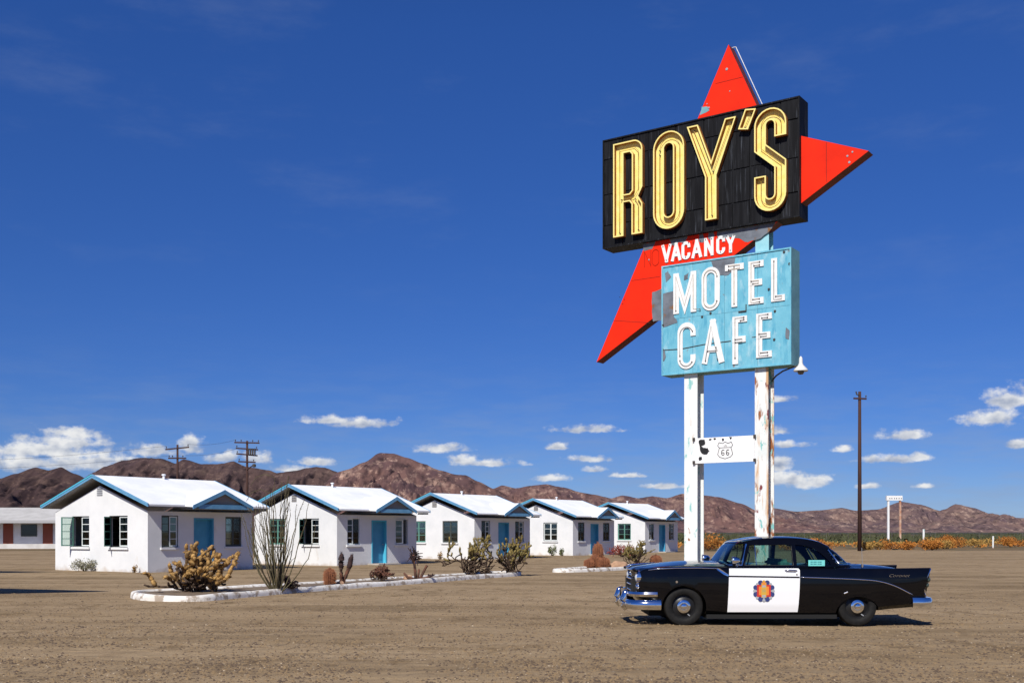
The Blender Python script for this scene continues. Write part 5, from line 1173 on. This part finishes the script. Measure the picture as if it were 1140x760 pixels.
# ------------------------------------------------------------------ building at the far left
def far_motel():
    x0 = -62; t = thing('motel_block', 'long low white motel block with red-brown doors at the far left', 'building', (-70, 112, 0), R(4))
    W_ = 26.; greyr = mat('grey_roof', (.46, .45, .43), .85, (.38, .37, .35), 1); wall = MB(); wall.box(0, 0, -.3, W_, 7, 3.0); wall.build('wall', mat('offwhite', (.62, .61, .62), .9, (.55, .54, .55), 1.5), t)
    r = MB(); r.slab([(-.6, -1.9, 2.75), (W_+.6, -1.9, 2.75), (W_+.6, 3.5, 4.15), (-.6, 3.5, 4.15)], (0, 0, -.12)); r.slab([(-.6, 8, 2.9), (W_+.6, 8, 2.9), (W_+.6, 3.5, 4.15), (-.6, 3.5, 4.15)], (0, 0, -.12)); ro = r.build('roof', greyr, t)
    f = MB(); f.box(-.62, -1.96, 2.5, W_+.62, -1.9, 2.78); f.build('fascia', mat('fascia_grey', (.36, .36, .36), .8), ro)
    p = MB(); p.box(-.5, -2.0, -.2, W_+.5, -.01, .42); p.build('porch_slab', mat('porch_concrete', (.60, .585, .56), .9, (.5, .48, .45), 1.2), t)
    rd = mat('door_redbrown', (.20, .045, .022), .6); xs = [1.0+i*3.9 for i in range(7)]
    for x in xs:
        for (a, b, nm, m, z0, z1) in ((x+.0, x+1.5, 'window', glassm, 1.2, 2.35), (x+2.15, x+3.05, 'door', rd, .43, 2.42)):
            d = MB(); d.box(a, -.06, z0, b, -.004, z1); o = d.build(nm, m, t)
            fr = MB(); fr.ribbon([(a, z0), (b, z0), (b, z1), (a, z1)], .07, -.075, -.003, True); fr.build('frame', metald if nm == 'window' else rd, o)
    for x in (.4, 6.4, 12.4, 18.4, 25.): MB().tube([(x, -1.75, .4), (x, -1.75, 2.6)], .06, 8).build('porch_post', metalw, t)
far_motel()
def gable_hall():
    t = thing('white_house', 'white-roofed house whose roof corner shows at the left edge above the motel block', 'building', (-73.6, 128, 0), R(-6))
    MB().box(0, 0, -.2, 9.5, 9, 4.2).build('wall', stucco, t); r = MB(); r.slab([(-1, -.6, 4.4), (10.6, -.6, 4.4), (10.6, 4.5, 6.6), (-1, 4.5, 6.6)], (0, 0, -.15)); r.slab([(-1, 9.6, 4.4), (10.6, 9.6, 4.4), (10.6, 4.5, 6.6), (-1, 4.5, 6.6)], (0, 0, -.15)); ro = r.build('roof', roofw, t)
    MB().box(-.9, -.55, 3.9, 10.4, -.5, 4.24).build('fascia', soffitm, ro)
gable_hall()
# petrol canopy and an added shadow-casting slab standing just outside the left of the frame: their shadows fall into the picture
def canopy(label, loc, rz, pts, h, posts):
    t = thing('canopy', label, 'canopy', loc, rz); MB().slab([(x, y, h) for x, y in pts], (0, 0, .22)).build('roof', roofw, t)
    for (x, y) in posts: MB().tube([(x, y, -.1), (x, y, h)], .09, 8).build('post', steelg, t)
sxy = (math.sin(R(SUN_AZ))/math.tan(R(SUN_EL)), math.cos(R(SUN_AZ))/math.tan(R(SUN_EL)))
def shadow_src(gx, gy, h): return (gx-sxy[0]*h, gy-sxy[1]*h)
a = shadow_src(-11.0, 30.3, 5.0)
canopy('pointed petrol station canopy just outside the left edge, casting the long pointed shadow', (a[0], a[1], 0), 0, [(0, 0), (-7.0, 2.6), (-7.4, -1.8), (-2.4, -1.35)], 5.0, [(-4.5, .4), (-6.4, 1.2)])
a = shadow_src(-18.2, 45.4, 4.5)
canopy('flat roof slab added outside the left edge to cast the short far shadow', (a[0], a[1], 0), 0, [(0, 0), (-5.5, 1.3), (-5.5, -2.3), (-1.4, -1.2)], 4.5, [(-3.3, -.3), (-5.0, -.8)])

# ------------------------------------------------------------------ loose gravel on the lot
def gravel():
    random.seed(3); gm = [mat('gravel_dark', (.085, .058, .038), .95), mat('gravel_mid', (.20, .135, .07), .95), mat('gravel_pale', (.40, .32, .225), .95)]
    base = [(1, 0, 0), (.3, .95, .05), (-.8, .6, 0), (-.8, -.6, .05), (.3, -.95, 0), (.1, .1, .8)]; fc = [(0, 1, 5), (1, 2, 5), (2, 3, 5), (3, 4, 5), (4, 0, 5)]
    for m, n, s0, s1 in ((gm[0], 26000, .008, .026), (gm[1], 26000, .008, .026), (gm[2], 3500, .006, .016)):
        mb = MB()
        for _ in range(n):
            u = random.random(); y = 1/(1/34+(1/10.8-1/34)*u**.8); x = rnd(-.5, .5)*y*1.05
            if fbm(x*.5, y*.9, 4, 3) < rnd(-.6, .35): continue
            s = rnd(s0, s1)*(1.7 if random.random() < .03 else 1); c = rnd(0, 6.28); ca, sa = math.cos(c)*s, math.sin(c)*s; z = lotz(x, y)-.002
            k = rnd(.5, 1.1)
            mb.add([(x+p[0]*ca-p[1]*sa, y+p[0]*sa+p[1]*ca, z+p[2]*s*k) for p in base], fc)
        tag(mb.build('gravel', m, fix=False), {0: 'dark loose gravel over the dirt lot', 1: 'brown loose gravel over the dirt lot', 2: 'pale loose gravel over the dirt lot'}[gm.index(m)], 'gravel', kind='stuff')
gravel()
